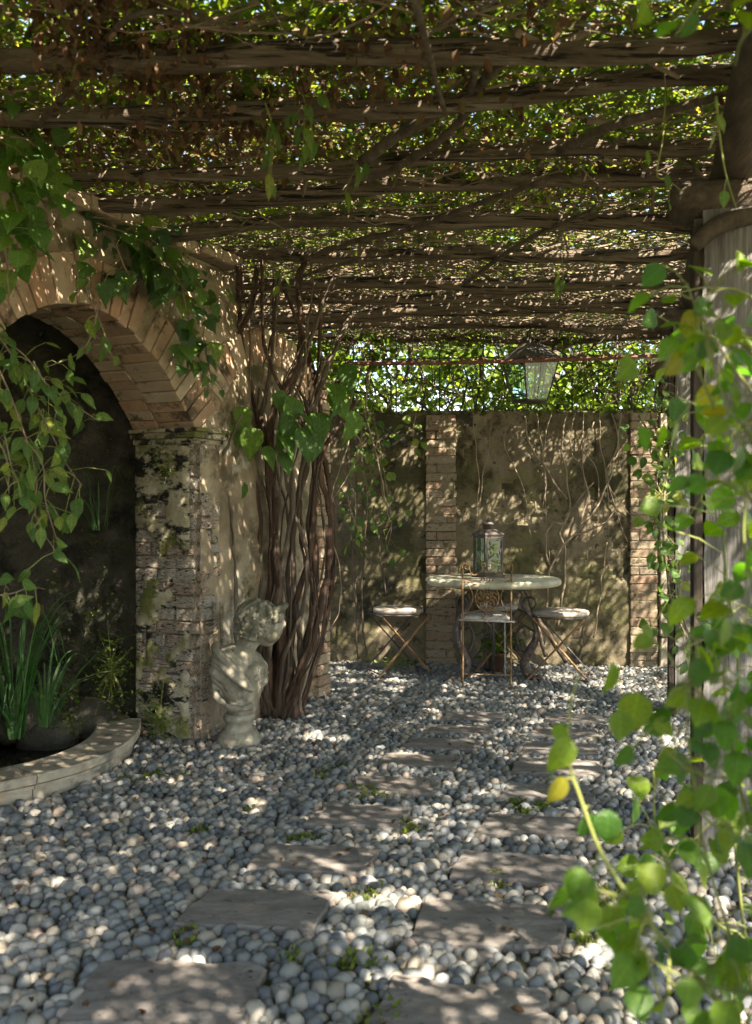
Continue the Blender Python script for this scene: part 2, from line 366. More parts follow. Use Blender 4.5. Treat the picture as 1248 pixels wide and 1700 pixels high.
M['terracotta'] = surf('terracotta', [(0.3, (0.07, 0.035, 0.025)), (0.7, (0.12, 0.06, 0.04))], 7, rough=0.9, bump=0.3)
def glassmat():
    m = bpy.data.materials.new('lantern_glass'); m.use_nodes = True; nt = m.node_tree
    o = nt.nodes['Material Output']
    t = nt.nodes.new('ShaderNodeBsdfTransparent'); t.inputs[0].default_value = (0.80, 0.88, 0.86, 1)
    g = nt.nodes.new('ShaderNodeBsdfGlossy'); g.inputs['Roughness'].default_value = 0.015; g.inputs[0].default_value = (0.85, 0.93, 0.95, 1)
    fr = nt.nodes.new('ShaderNodeFresnel'); fr.inputs[0].default_value = 1.6
    mp0 = mapr(nt, fr.outputs[0], 0.0, 1.0, 0.08, 1.0)
    ge = nt.nodes.new('ShaderNodeNewGeometry'); inv = mapr(nt, ge.outputs['Backfacing'], 0.0, 1.0, 1.0, 0.0)    # only the outer face of a pane reflects
    mp = nt.nodes.new('ShaderNodeMath'); mp.operation = 'MULTIPLY'; nt.links.new(mp0.outputs[0], mp.inputs[0]); nt.links.new(inv.outputs[0], mp.inputs[1])
    mx = nt.nodes.new('ShaderNodeMixShader')
    nt.links.new(mp.outputs[0], mx.inputs[0]); nt.links.new(t.outputs[0], mx.inputs[1]); nt.links.new(g.outputs[0], mx.inputs[2]); nt.links.new(mx.outputs[0], o.inputs[0])
    return m
M['glass'] = glassmat()
GREENS = [(0, (0.030, 0.065, 0.010)), (0.4, (0.050, 0.105, 0.014)), (0.75, (0.080, 0.140, 0.018)), (1, (0.13, 0.16, 0.02))]
M['leaf_canopy'] = leafmat('canopy_leaf', [(0, (0.040, 0.070, 0.012)), (0.45, (0.075, 0.112, 0.016)), (0.72, (0.13, 0.155, 0.022)), (0.78, (0.095, 0.062, 0.03)), (0.93, (0.070, 0.043, 0.022)), (1, (0.22, 0.21, 0.04))], 2.4, 0.45, 0.55, 'rnd')
M['leaf_dead'] = leafmat('dead_leaf', [(0, (0.055, 0.028, 0.013)), (0.6, (0.095, 0.048, 0.022)), (0.9, (0.14, 0.085, 0.04)), (1, (0.09, 0.10, 0.02))], 1.3, 0.3, 0.8, 'rnd')
M['leaf_tree'] = leafmat('tree_leaf', [(0, (0.05, 0.09, 0.012)), (0.5, (0.085, 0.14, 0.018)), (1, (0.15, 0.18, 0.03))], 2.2, 0.45, 0.5, 'rnd')
M['leaf_moss'] = leafmat('moss', [(0, (0.045, 0.070, 0.010)), (1, (0.12, 0.145, 0.016))], 1.5, 0.25, 0.9, 'rnd')
M['leaf_ivy'] = leafmat('ivy_leaf', [(0, (0.024, 0.062, 0.014)), (0.5, (0.042, 0.10, 0.018)), (0.85, (0.07, 0.135, 0.02)), (1, (0.12, 0.17, 0.02))], 2.0, 0.32, 0.33, None, 0.25, 0.5)
M['leaf_big'] = leafmat('climber_leaf', [(0, (0.040, 0.095, 0.014)), (0.6, (0.062, 0.135, 0.018)), (1, (0.10, 0.17, 0.02))], 2.2, 0.36, 0.38, None, 0.25)
M['leaf_light'] = leafmat('spray_leaf', [(0, (0.045, 0.095, 0.02)), (0.5, (0.075, 0.135, 0.025)), (0.85, (0.11, 0.165, 0.03)), (1, (0.17, 0.19, 0.03))], 2.2, 0.40, 0.45, None, 0.25)
M['leaf_fore'] = leafmat('foreground_leaf', [(0, (0.035, 0.095, 0.014)), (0.4, (0.065, 0.135, 0.014)), (0.8, (0.11, 0.17, 0.014)), (0.96, (0.13, 0.18, 0.016)), (1, (0.20, 0.18, 0.02))], 2.6, 0.52, 0.30, None, 0.2, 0.5)
M['reed'] = leafmat('reed_blade', [(0, (0.03, 0.085, 0.025)), (1, (0.065, 0.14, 0.035))], 2.0, 0.35, 0.4, None, 0.2)

# ------------------------------------------------------------------ leaf shapes
def leaf_mesh(name, outline, mat, fold=0.10, droop=0.18):
    """outline: (x along the leaf 0..1, half width); strips of 4 quads with a folded midrib and drooping tip"""
    v = []; f = []
    n = len(outline)
    for i, (x, hw) in enumerate(outline):
        z = -droop * x * x
        for k, q in enumerate((-1, -0.55, 0, 0.55, 1)):
            zz = z + fold * abs(q) * hw * 2 - 0.35 * fold * q * q + 0.012 * math.sin(i * 2.4 + k)
            v.append((x, q * hw, zz))
    for i in range(n - 1):
        for k in range(4): f.append((i * 5 + k, i * 5 + k + 1, (i + 1) * 5 + k + 1, (i + 1) * 5 + k))
    me = bpy.data.meshes.new(name); me.from_pydata(v, [], f); me.materials.append(mat)
    me.polygons.foreach_set('use_smooth', [True] * len(me.polygons)); me.update()
    return me
O_OVATE = [(0, 0.02), (0.06, 0.12), (0.2, 0.22), (0.4, 0.26), (0.6, 0.215), (0.8, 0.115), (0.93, 0.04), (1, 0.004)]
O_ROUND = [(0, 0.03), (0.05, 0.19), (0.2, 0.37), (0.42, 0.43), (0.62, 0.37), (0.80, 0.24), (0.93, 0.09), (1, 0.004)]
O_HEART = [(-0.10, 0.20), (-0.04, 0.36), (0.10, 0.46), (0.30, 0.47), (0.52, 0.36), (0.74, 0.19), (0.9, 0.07), (1, 0.003)]
O_LOBED = [(-0.08, 0.22), (0.0, 0.40), (0.16, 0.56), (0.28, 0.40), (0.42, 0.44), (0.60, 0.28), (0.82, 0.10), (1, 0.003)]
def leafset(tagname, outline, mat):
    return [leaf_mesh(tagname, outline, mat, fo, dr) for fo, dr in ((0.06, 0.10), (0.14, 0.25), (0.20, 0.05), (0.10, 0.40))]
LV = {'ivy': leafset('ivy_leaf', O_LOBED, M['leaf_ivy']), 'big': leafset('climber_leaf', O_HEART, M['leaf_big']),
      'light': leafset('spray_leaf', O_OVATE, M['leaf_light']), 'fore': leafset('foreground_leaf', O_ROUND, M['leaf_fore']),
      'rose': leafset('rose_leaf', O_ROUND, M['leaf_light'])}

def leaf_part(parent, pos, tip, nrm, size, kind, width=1.0):
    """one leaf object, tip along tip, upper face towards nrm; pos in world"""
    t = Vector(tip).normalized(); n = Vector(nrm); n = n - t * n.dot(t)
    if n.length < 1e-4: n = t.orthogonal()
    n.normalize(); y = n.cross(t)
    R = Matrix((t, y, n)).transposed().to_4x4()
    o = bpy.data.objects.new('leaf', random.choice(LV[kind])); COL.objects.link(o); o.parent = parent
    o.matrix_basis = Matrix.Translation(Vector(pos) - parent.location) @ R @ Matrix.Diagonal((size, size * width, size, 1))
    return o

def rv(s=1.0): return Vector((random.gauss(0, s), random.gauss(0, s), random.gauss(0, s)))

# leaf cloud ------------------------------------------------------------
LT = np.array([(0, 0, 0), (0.32, 0.30, 0.05), (0.72, 0.22, 0.02), (1, 0, -0.12), (0.72, -0.22, 0.02), (0.32, -0.30, 0.05)], dtype=np.float32)
LF = np.array([(0, 3, 2, 1), (0, 5, 4, 3)], dtype=np.int32)
def leaf_cloud(P, size, up_bias=0.6, tip_down=0.0, g=rng, rnd=None):
    """vertices, quads and per-face random for leaves at P (n,3)"""
    n = len(P)
    nrm = g.normal(0, 1, (n, 3)); nrm[:, 2] = np.abs(nrm[:, 2]) + up_bias
    nrm /= np.linalg.norm(nrm, axis=1, keepdims=True)
    t = g.normal(0, 1, (n, 3)); t[:, 2] -= tip_down
    t -= nrm * np.sum(t * nrm, axis=1, keepdims=True); t /= np.linalg.norm(t, axis=1, keepdims=True) + 1e-9
    y = np.cross(nrm, t)
    s = (size * g.uniform(0.6, 1.35, n))[:, None, None]
    V = P[:, None, :] + s * (LT[None, :, 0:1] * t[:, None, :] + LT[None, :, 1:2] * y[:, None, :] + LT[None, :, 2:3] * nrm[:, None, :])
    Fq = (LF[None] + (np.arange(n) * 6)[:, None, None]).reshape(-1, 4)
    r = np.repeat(g.uniform(0, 1, n) if rnd is None else rnd, 2)
    return V.reshape(-1, 3), Fq, r
def cloud_obj(name, P, size, mat, parent=None, **k):
    V, Fq, r = leaf_cloud(np.asarray(P), size, **k)
    return link(name, mesh_np(name, V, Fq, mat, r), parent)

def tubes_np(paths, radii, sides=3):
    """paths (n,p,3), radii (n,) -> vertices, quads"""
    n, p, _ = paths.shape
    t = np.gradient(paths, axis=1); t /= np.linalg.norm(t, axis=2, keepdims=True) + 1e-9
    ref = np.array([0.13, 0.31, 0.94]); u = np.cross(t, ref); u /= np.linalg.norm(u, axis=2, keepdims=True) + 1e-9
    b = np.cross(t, u)
    a = np.arange(sides) * 2 * PI / sides
    taper = np.linspace(1, 0.55, p)[None, :, None, None]
    V = paths[:, :, None, :] + radii[:, None, None, None] * taper * (u[:, :, None, :] * np.cos(a)[None, None, :, None] + b[:, :, None, :] * np.sin(a)[None, None, :, None])
    idx = np.arange(n * p * sides).reshape(n, p, sides)
    q = np.stack([idx[:, :-1, :], np.roll(idx, -1, 2)[:, :-1, :], np.roll(idx, -1, 2)[:, 1:, :], idx[:, 1:, :]], -1).reshape(-1, 4)
    return V.reshape(-1, 3), q

# ------------------------------------------------------------------ frames of the place
A = math.radians(5.9)
U = Vector((math.cos(A), -math.sin(A), 0)); N = Vector((math.sin(A), math.cos(A), 0))     # along the pergola poles, and away
BW0 = Vector((0, 8.22, 0))                                                                 # back wall: BW0 + U*t
def BW(t, z, out=0.0): return BW0 + U * t - N * out + Vector((0, 0, z))
P0 = Vector((-1.04, 5.40, 0)); D = Vector((0.4316, 0.902, 0)).normalized(); NR = Vector((D.y, -D.x, 0))  # arcade wall
def AW(s, z, out=0.0): return P0 + D * s + NR * out + Vector((0, 0, z))
SPAN = 1.76; SPR = 1.81; RISE = 0.56; TH = 0.42
AR = ((SPAN / 2) ** 2 + RISE ** 2) / (2 * RISE); AC = SPR + RISE - AR; AT = math.asin(SPAN / 2 / AR)

# ------------------------------------------------------------------ ground and paving
g = MB(); g.raw([(-60, -60, -0.03), (60, -60, -0.03), (60, 60, -0.03), (-60, 60, -0.03)], [(0, 1, 2, 3)])
tag(g.build('ground', M['soil']), 'earthen garden ground around and beyond the paved court', kind='structure')
g = MB(); g.raw([(-2.6, -1, 0.007), (3.0, -1, 0.007), (3.0, 8.6, 0.007), (-2.6, 8.6, 0.007)], [(0, 1, 2, 3)])
paving = tag(g.build('paving', M['mortar']), 'court floor of rounded grey cobbles set with two rows of stepping slabs', kind='structure')

SLABS = [[(170, 1590), (447, 1598), (402, 1712), (92, 1702)], [(338, 1474), (562, 1481), (520, 1542), (288, 1531)],
         [(442, 1401), (637, 1408), (602, 1452), (408, 1441)], [(537, 1332), (687, 1340), (662, 1376), (503, 1367)],
         [(592, 1287), (737, 1293), (720, 1319), (568, 1311)], [(642, 1249), (767, 1255), (757, 1274), (620, 1268)],
         [(682, 1224), (802, 1228), (792, 1244), (663, 1240)], [(712, 1202), (822, 1205), (815, 1218), (698, 1215)],
         [(740, 1181), (842, 1184), (836, 1196), (728, 1193)],
         [(652, 1618), (903, 1640), (925, 1720), (600, 1712)], [(706, 1491), (942, 1504), (938, 1577), (678, 1559)],
         [(772, 1412), (957, 1420), (962, 1469), (738, 1456)], [(812, 1349), (972, 1358), (974, 1389), (788, 1380)],
         [(842, 1297), (987, 1304), (988, 1329), (828, 1322)], [(856, 1257), (997, 1264), (1006, 1288), (848, 1282)],
         [(872, 1230), (987, 1234), (994, 1251), (864, 1248)], [(884, 1207), (990, 1211), (997, 1225), (876, 1221)],
         [(908, 1184), (1000, 1187), (1006, 1199), (900, 1196)]]
slab_polys = []
for k, sl4 in enumerate(SLABS):
    c4 = [gnd(px, py, 0.03) for px, py in sl4]
    # ragged outline: each side broken in a few points
    out = []
    for i in range(4):
        a, b = c4[i], c4[(i + 1) % 4]
        for q in range(6):
            p = a.lerp(b, (q + (random.uniform(-0.3, 0.3) if q else 0)) / 6)
            ch_ = 0.022 if random.random() < 0.16 else 0.0; cv_ = (sum(c4, Vector()) / 4 - p).normalized() * ch_
            out.append(Vector((p.x + cv_.x + random.gauss(0, 0.004), p.y + cv_.y + random.gauss(0, 0.004), 0)))
    cen = sum(out, Vector()) / len(out)
    slab_polys.append([(p.x, p.y) for p in c4])
    bm = bmesh.new()
    top = [bm.verts.new((p.x - cen.x, p.y - cen.y, 0.030 + random.gauss(0, 0.0012))) for p in out]
    top2 = [bm.verts.new(((p.x - cen.x) * 0.97, (p.y - cen.y) * 0.97, 0.036)) for p in out]
    bot = [bm.verts.new((p.x - cen.x, p.y - cen.y, -0.02)) for p in out]
    m = len(out)
    cc = bm.verts.new((0, 0, 0.0365))
    for i in range(m):
        j = (i + 1) % m
        bm.faces.new((bot[i], bot[j], top[j], top[i])); bm.faces.new((top[i], top[j], top2[j], top2[i])); bm.faces.new((top2[i], top2[j], cc))
    me = bpy.data.meshes.new('stepping_slab'); bm.to_mesh(me); bm.free(); me.materials.append(M['slab'])
    o = link('stepping_slab', me, paving, (cen.x, cen.y, -0.004)); o.rotation_euler = (random.gauss(0, 0.006), random.gauss(0, 0.006), 0)

def in_poly(x, y, poly, grow=0.0):
    cx = sum(p[0] for p in poly) / 4; cy = sum(p[1] for p in poly) / 4
    pts = [(cx + (p[0] - cx) * (1 + grow), cy + (p[1] - cy) * (1 + grow)) for p in poly]
    sgn = None; inside = np.ones_like(x, bool); inside2 = np.ones_like(x, bool)
    for i in range(4):
        ax, ay = pts[i]; bx, by = pts[(i + 1) % 4]
        c = (bx - ax) * (y - ay) - (by - ay) * (x - ax)
        inside &= c >= 0; inside2 &= c <= 0
    return inside | inside2

# basin rim curve in (s, out)
RIM = [(s_, -0.36 + 0.39 * (1 - ((s_ + 0.95) / 0.86) ** 2)) for s_ in np.linspace(-1.80, -0.09, 9)]
rim_path = cr([Vector((a, b, 0)) for a, b in RIM], 6)

# cobbles: jittered rows
sp = 0.0455
ys = np.arange(1.5, 8.45, sp * 0.9); pts = []
for j, yy in enumerate(ys):
    xs = np.arange(-1.95, 3.0, sp) + (j % 2) * sp / 2
    pts.append(np.stack([xs, np.full_like(xs, yy)], 1))
pts = np.concatenate(pts)
rowwave = 0.05 * fbm(pts[:, 0] * 1.2, pts[:, 1] * 1.2, 3)
pts = pts + rng.normal(0, 0.0066, pts.shape) + np.stack([rowwave * 0.8, rowwave], 1)
X, Yv = pts[:, 0], pts[:, 1]
keep = np.ones(len(X), bool)
for poly in slab_polys: keep &= ~in_poly(X, Yv, poly, 0.0)
sS = (X - P0.x) * D.x + (Yv - P0.y) * D.y; oO = (X - P0.x) * NR.x + (Yv - P0.y) * NR.y
rimx = np.array([p.x for p in rim_path]); rimy = np.array([p.y for p in rim_path])
rimo = np.interp(sS, rimx, rimy)
keep &= ~((sS > -1.80) & (sS < 0.0) & (oO < rimo + 0.0))
keep &= ~((sS >= 0.0) & (sS < 1.56) & (oO < 0.01))
keep &= ~((sS <= -1.8) & (oO < 0.02))
tb = (X * U.x + (Yv - BW0.y) * U.y); ob = -((X * N.x) + (Yv - BW0.y) * N.y)
keep &= ob > 0.0
keep &= np.hypot(X + 0.63, Yv - 6.12) > 0.12
keep &= fbm(X * 2.2, Yv * 2.2, 55) > 0.20
keep &= np.abs(X) < 0.42 * Yv + 0.7
pts = pts[keep]; n = len(pts)
ca = np.clip(rng.normal(0.0280, 0.0046, n), 0.017, 0.042); cb = ca * rng.uniform(0.66, 0.92, n); cc_ = ca * rng.uniform(0.82, 1.02, n)
big = rng.uniform(0, 1, n) < 0.07; ca[big] *= 1.35; cb[big] *= 1.2
yaw = 0.35 + 1.4 * fbm(pts[:, 0] * 0.9, pts[:, 1] * 0.9, 77, 2) + rng.normal(0, 0.45, n)
tilt = rng.normal(0, 0.13, (n, 2)); cz = rng.normal(0.002, 0.0028, n)
def hemi(seg, rings):
    v = []; f = []
    lat = [(-0.45 + i * (PI / 2 + 0.45) / rings) for i in range(rings)]
    for la in lat:
        for k in range(seg):
            a = 2 * PI * k / seg; v.append((math.cos(la) * math.cos(a), math.cos(la) * math.sin(a), math.sin(la)))
    v.append((0, 0, 1)); f3 = []
    for i in range(rings - 1):
        for k in range(seg):
            k2 = (k + 1) % seg; a, b, c, d = i * seg + k, i * seg + k2, (i + 1) * seg + k2, (i + 1) * seg + k
            f3 += [(a, b, c), (a, c, d)]
    for k in range(seg): f3.append(((rings - 1) * seg + k, (rings - 1) * seg + (k + 1) % seg, rings * seg))
    return np.array(v, np.float32), np.array(f3, np.int32)
def lumps(v, seed):
    r = np.random.default_rng(seed); d = r.normal(0, 1, (5, 3)); w_ = np.ones(len(v))
    for q in d: w_ += 0.055 * np.sin(v @ q * 1.6 + seed)
    return v * w_[:, None]
ppx = 624 + pts[:, 0] / pts[:, 1] * F; ppy = 850 + CAM_H / pts[:, 1] * F
vis = (ppx > -10) & (ppx < 1130) & (ppy < 1712)
order = np.argsort(np.where(vis, pts[:, 1], 1e9)); near = order[:300]; isnear = np.zeros(n, bool); isnear[near] = True
cob_meshes = []
for k in range(6):
    v, f = hemi(12, 4); v = lumps(v, k)
    cob_meshes.append(mesh_np('cobble', v, f, M['cobble'], smooth=True))
for i in near:
    o = bpy.data.objects.new('cobble', random.choice(cob_meshes)); COL.objects.link(o); o.parent = paving
    o.location = (pts[i, 0], pts[i, 1], cz[i]); o.rotation_euler = (tilt[i, 0], tilt[i, 1], yaw[i]); o.scale = (ca[i], cb[i], cc_[i] * 1.08)
far = np.where(~isnear)[0]; m = len(far)
HV, HF = hemi(9, 3); tv = np.stack([lumps(HV, 20 + k) for k in range(8)]); T = tv[rng.integers(0, 8, m)]
S = np.stack([ca[far], cb[far], cc_[far] * 1.08], 1)[:, None, :]; L = T * S
cs, sn = np.cos(yaw[far])[:, None], np.sin(yaw[far])[:, None]
tx, ty = tilt[far, 0][:, None], tilt[far, 1][:, None]
lx, ly, lz = L[:, :, 0] * cs - L[:, :, 1] * sn, L[:, :, 0] * sn + L[:, :, 1] * cs, L[:, :, 2]
lz2 = lz + lx * tx + ly * ty
V = np.stack([lx + pts[far, 0][:, None], ly + pts[far, 1][:, None], lz2 + cz[far][:, None]], -1).reshape(-1, 3)
Fq = (HF[None] + (np.arange(m) * len(HV))[:, None, None]).reshape(-1, 3)
me = mesh_np('cobbles', V, Fq, M['cobble_mass'], np.repeat(rng.uniform(0, 1, m), len(HF)), smooth=True)
tag(link('cobbles', me, paving), kind='stuff')

# ------------------------------------------------------------------ arcade wall with the grotto arch
arcade = empty('arcade_wall', P0, 'tall brick and plaster wall with a round arch over the dark grotto basin', 'wall')
def AL(s, z, out=0.0): return AW(s, z, out) - P0
def arch_curve(q):
    """q -1..1 along the intrados (a flattened parabola): point and outward normal"""
    x_ = SPAN / 2 * q; z_ = SPR + RISE * (1 - q * q) 
    n_ = Vector((2 * RISE * q / (SPAN / 2), 1.0)).normalized()
    return -SPAN / 2 + x_, z_, n_.x, n_.y
_q = np.linspace(-1, 1, 400); _l = np.concatenate([[0], np.cumsum(np.hypot(np.diff(_q * SPAN / 2), np.diff(RISE * (1 - _q * _q))))])
def arch_at(f): return arch_curve(float(np.interp(f * _l[-1], _l, _q)))
arc = [arch_at(k / 29)[:2] for k in range(30)]
outline = [(-2.9, 0), (-SPAN, 0)] + arc + [(0, 0), (1.56, 0), (1.56, 2.32), (0.42, 2.36), (0.36, 2.80), (-2.9, 2.86)]
bm = bmesh.new()
fr_ = [bm.verts.new(AL(s, z, 0)) for s, z in outline]; bk = [bm.verts.new(AL(s, z, -TH)) for s, z in outline]
bm.faces.new(fr_).normal_update(); bm.faces.new(list(reversed(bk))).normal_update()
for i in range(len(outline)):
    j = (i + 1) % len(outline); bm.faces.new((fr_[j], fr_[i], bk[i], bk[j]))
bmesh.ops.triangulate(bm, faces=[f for f in bm.faces if len(f.verts) > 4])
bmesh.ops.recalc_face_normals(bm, faces=bm.faces)
me = bpy.data.meshes.new('core'); bm.to_mesh(me); bm.free(); me.materials.append(M['plaster_warm'])
link('core', me, arcade)

def sheet(name, mat, fpos, nu, nv, mask, parent, amp=0.012, seed=0, fr=3.0, base=0.006):
    """rough plaster skin: grid in (0..1, 0..1), fpos(u, v, out) -> point; mask(u,v) True keeps a cell; its border sinks in"""
    uu, vv = np.meshgrid(np.linspace(0, 1, nu + 1), np.linspace(0, 1, nv + 1), indexing='ij')
    h = base + amp * (fbm(uu * nu / 8 * fr / 3, vv * nv / 8 * fr / 3, seed) - 0.35)
    cu = (uu[:-1, :-1] + uu[1:, 1:]) / 2; cv = (vv[:-1, :-1] + vv[1:, 1:]) / 2
    kp = mask(cu, cv)
    touch = np.zeros((nu + 1, nv + 1)); 
    for a in (0, 1):
        for b in (0, 1): touch[a:nu + a, b:nv + b] += kp
    h = np.where(touch >= 4, np.maximum(h, 0.002), -0.006)
    vs = [fpos(uu[i, j], vv[i, j], h[i, j]) for i in range(nu + 1) for j in range(nv + 1)]
    fs = [(i * (nv + 1) + j, (i + 1) * (nv + 1) + j, (i + 1) * (nv + 1) + j + 1, i * (nv + 1) + j + 1) for i in range(nu) for j in range(nv) if kp[i, j]]
    mb = MB(); mb.raw(vs, fs)
    o = mb.build(name, mat, parent, smooth=True)
    bm = bmesh.new(); bm.from_mesh(o.data); bmesh.ops.delete(bm, geom=[v for v in bm.verts if not v.link_faces], context='VERTS'); bm.to_mesh(o.data); bm.free()
    return o

# voussoirs of the open arch and of the blind arch beyond the pier
VR = 0.225
def voussoirs(curve, cnt, d0, d1, mat, ring=VR, proud=0.012, gap=0.045):
    """curve(f): point and outward normal at 0..1"""
    for i in range(cnt):
        jr = random.gauss(0, 0.004); jo = random.gauss(0, 0.004); rg = ring + random.gauss(0, 0.008); v = []
        ends = [curve((i + gap) / cnt), curve((i + 1 - gap) / cnt)]
        for out in (d0 + proud + jo, d1):
            for r in (-0.014 + jr, rg):
                for sx, sz, nx, nz in ends: v.append(AL(sx + nx * r, sz + nz * r, out))
        mb = MB(); mb.raw(v, [(0, 1, 3, 2), (4, 6, 7, 5), (0, 4, 5, 1), (2, 3, 7, 6), (0, 2, 6, 4), (1, 5, 7, 3)])
        mb.build('voussoir', mat, arcade, bevel=0.004)
voussoirs(arch_at, 30, 0.0, -0.237, M['brick_arch'])
voussoirs(lambda f: arch_at(0.01 + 0.98 * f), 29, -0.243, -TH - 0.01, M['brick_arch'], proud=0.0, gap=0.03)
# blind arch beyond the pier, s 0.2..1.38
bs = (0.20 + 1.38) / 2; bR = 0.64; bz = SPR - 0.12; bt = 1.16
voussoirs(lambda f: (bs + bR * math.sin(-bt + 2 * bt * f), bz + bR * math.cos(-bt + 2 * bt * f), math.sin(-bt + 2 * bt * f), math.cos(-bt + 2 * bt * f)), 22, 0.0, -0.05, M['brick_arch'], ring=0.2)

def make_bricks():
    out = []
    for k in range(5):
        mb = MB(); mb.box((0, 0, 0), (1, 1, 1))
        mb.v = [(x + random.gauss(0, 0.03), y + random.gauss(0, 0.02), z + random.gauss(0, 0.04)) for x, y, z in mb.v]
        out.append(mb)
    return out
BR = make_bricks()
_bm = {}
def brick_mesh(mat, k):
    if (mat.name, k) not in _bm: _bm[(mat.name, k)] = BR[k].mesh('brick', mat, bevel=0.07)
    return _bm[(mat.name, k)]
def brick(parent, pos, xdir, ydir, size, mat, name='brick'):
    """pos local to parent"""
    o = bpy.data.objects.new(name, brick_mesh(mat, random.randrange(5))); COL.objects.link(o); o.parent = parent
    x = Vector(xdir).normalized(); y = Vector(ydir).normalized(); z = x.cross(y)
    R = Matrix((x, y, z)).transposed().to_4x4()
    o.matrix_basis = Matrix.Translation(pos) @ R @ Matrix.Rotation(random.gauss(0, 0.012), 4, 'Y') @ Matrix.Diagonal((*size, 1))
    return o
# pier: jamb bricks (run along -NR into the opening side) and pilaster bricks on the front
ch = 0.076; z = 0.02; row = 0
while z < 1.74:
    hgt = ch - 0.009
    # jamb face s=0, facing -D; depth from 0 to TH
    cuts = [0.0, 0.13, TH] if row % 2 else [0.0, 0.26, TH]
    if random.random() < 0.3: cuts = [0.0, 0.2, 0.3, TH]
    for a, b in zip(cuts[:-1], cuts[1:]):
        brick(arcade, AL(0.01, z + ch / 2, -(a + b) / 2) - D * (0.018 + random.gauss(0, 0.004)), NR, -D, (b - a - 0.008, 0.05, hgt + 0.002 + random.gauss(0, 0.002)), M['brick_pier'])
    # front face of the pilaster, s 0..0.18
    cuts = [0.0, 0.11, 0.185] if row % 2 else [0.0, 0.185]
    for a, b in zip(cuts[:-1], cuts[1:]):
        brick(arcade, AL((a + b) / 2, z + ch / 2, 0.012 + random.gauss(0, 0.003)), D, NR, (b - a - 0.008, 0.05, hgt), M['brick_pier'])
    z += ch; row += 1
# corner pier, s 1.38..1.56, front and end faces
z = 0.02; row = 0
while z < 2.26:
    hgt = ch - 0.010
    cuts = [1.37, 1.56] if row % 2 else [1.37, 1.45, 1.56]
    for a, b in zip(cuts[:-1], cuts[1:]):
        brick(arcade, AL((a + b) / 2, z + ch / 2, 0.016 + random.gauss(0, 0.003)), D, NR, (b - a - 0.010, 0.05, hgt), M['brick_arch'])
    z += ch; row += 1
# plaster skins
sheet('plaster', M['plaster_pier'], lambda u, v, h: AL(0, 0.95 + 0.80 * v, -0.02 - 0.395 * u) - D * (h + 0.042), 16, 32,
      lambda u, v: fbm(u * 4, v * 6, 71) + (v - 0.2) * 0.75 > 0.55, arcade, 0.03, 4)
sheet('plaster', M['plaster_pier'], lambda u, v, h: AL(0, 0.02 + 0.93 * v, -0.02 - 0.395 * u) - D * (h + 0.036), 16, 36,
      lambda u, v: fbm(u * 4, v * 6, 75) - v * 0.12 > 0.435, arcade, 0.02, 9)
sheet('plaster', M['plaster_warm'], lambda u, v, h: AL(0.0 + 0.19 * u, 0.02 + 1.7 * v, h + 0.032), 10, 70,
      lambda u, v: fbm(u * 2, v * 9, 81) + np.abs(v - 0.4) * 0.35 > 0.46, arcade, 0.02, 6)
def front_mask(u, v):
    s = -2.9 + 4.27 * u; zz = 2.8 * v
    q_ = np.clip((s + SPAN / 2) / (SPAN / 2 + VR * 0.85), -1, 1); inside = (zz < SPR + (RISE + VR) * (1 - q_ * q_) + 0.02) & (np.abs(q_) < 1)
    return ~(inside & (zz > SPR)) & ~((s > -SPAN) & (s < 0.19) & (zz < SPR)) & ~((s > 0.4) & (zz > 2.30)) & \
        ~((np.abs(np.hypot(s - bs, zz - bz) - bR - 0.1) < 0.1) & (zz > SPR - 0.1)) & (fbm(u * 14, v * 10, 33) > 0.30)
sheet('plaster', M['plaster_warm'], lambda u, v, h: AL(-2.9 + 4.27 * u, 2.8 * v, h), 160, 105, front_mask, arcade, 0.05, 12)
# impost capital: moulded string on the pier, jamb and pilaster
for w_, z0, z1 in ((0.035, 1.735, 1.765), (0.060, 1.765, 1.800), (0.075, 1.800, 1.822)):
    mb = MB()
    a, b = -0.03 - w_, 0.20 + w_ * 0.7
    v = [AL(a, z0, w_), AL(b, z0, w_), AL(b, z0, -0.03), AL(0.03, z0, -0.03), AL(0.03, z0, -TH + 0.01), AL(a, z0, -TH + 0.01)]
    v += [p + Vector((0, 0, z1 - z0)) for p in v]
    mb.raw(v, [(0, 1, 2, 3, 4, 5), (6, 7, 8, 9, 10, 11)] + [(i, (i + 1) % 6, (i + 1) % 6 + 6, i + 6) for i in range(6)])
    mb.build('impost', M['plaster_pier'], arcade, bevel=0.004)
# wall crown
mb = MB()
for s0 in np.arange(-2.9, 0.34, 0.22):
    mb.box(AL(s0 + 0.11, 2.85 + random.gauss(0, 0.012), -0.19), (0.215, 0.5, 0.07), Matrix((D, NR, Vector((0, 0, 1)))).transposed())
mb.build('coping', M['brick_arch'], arcade, bevel=0.006)

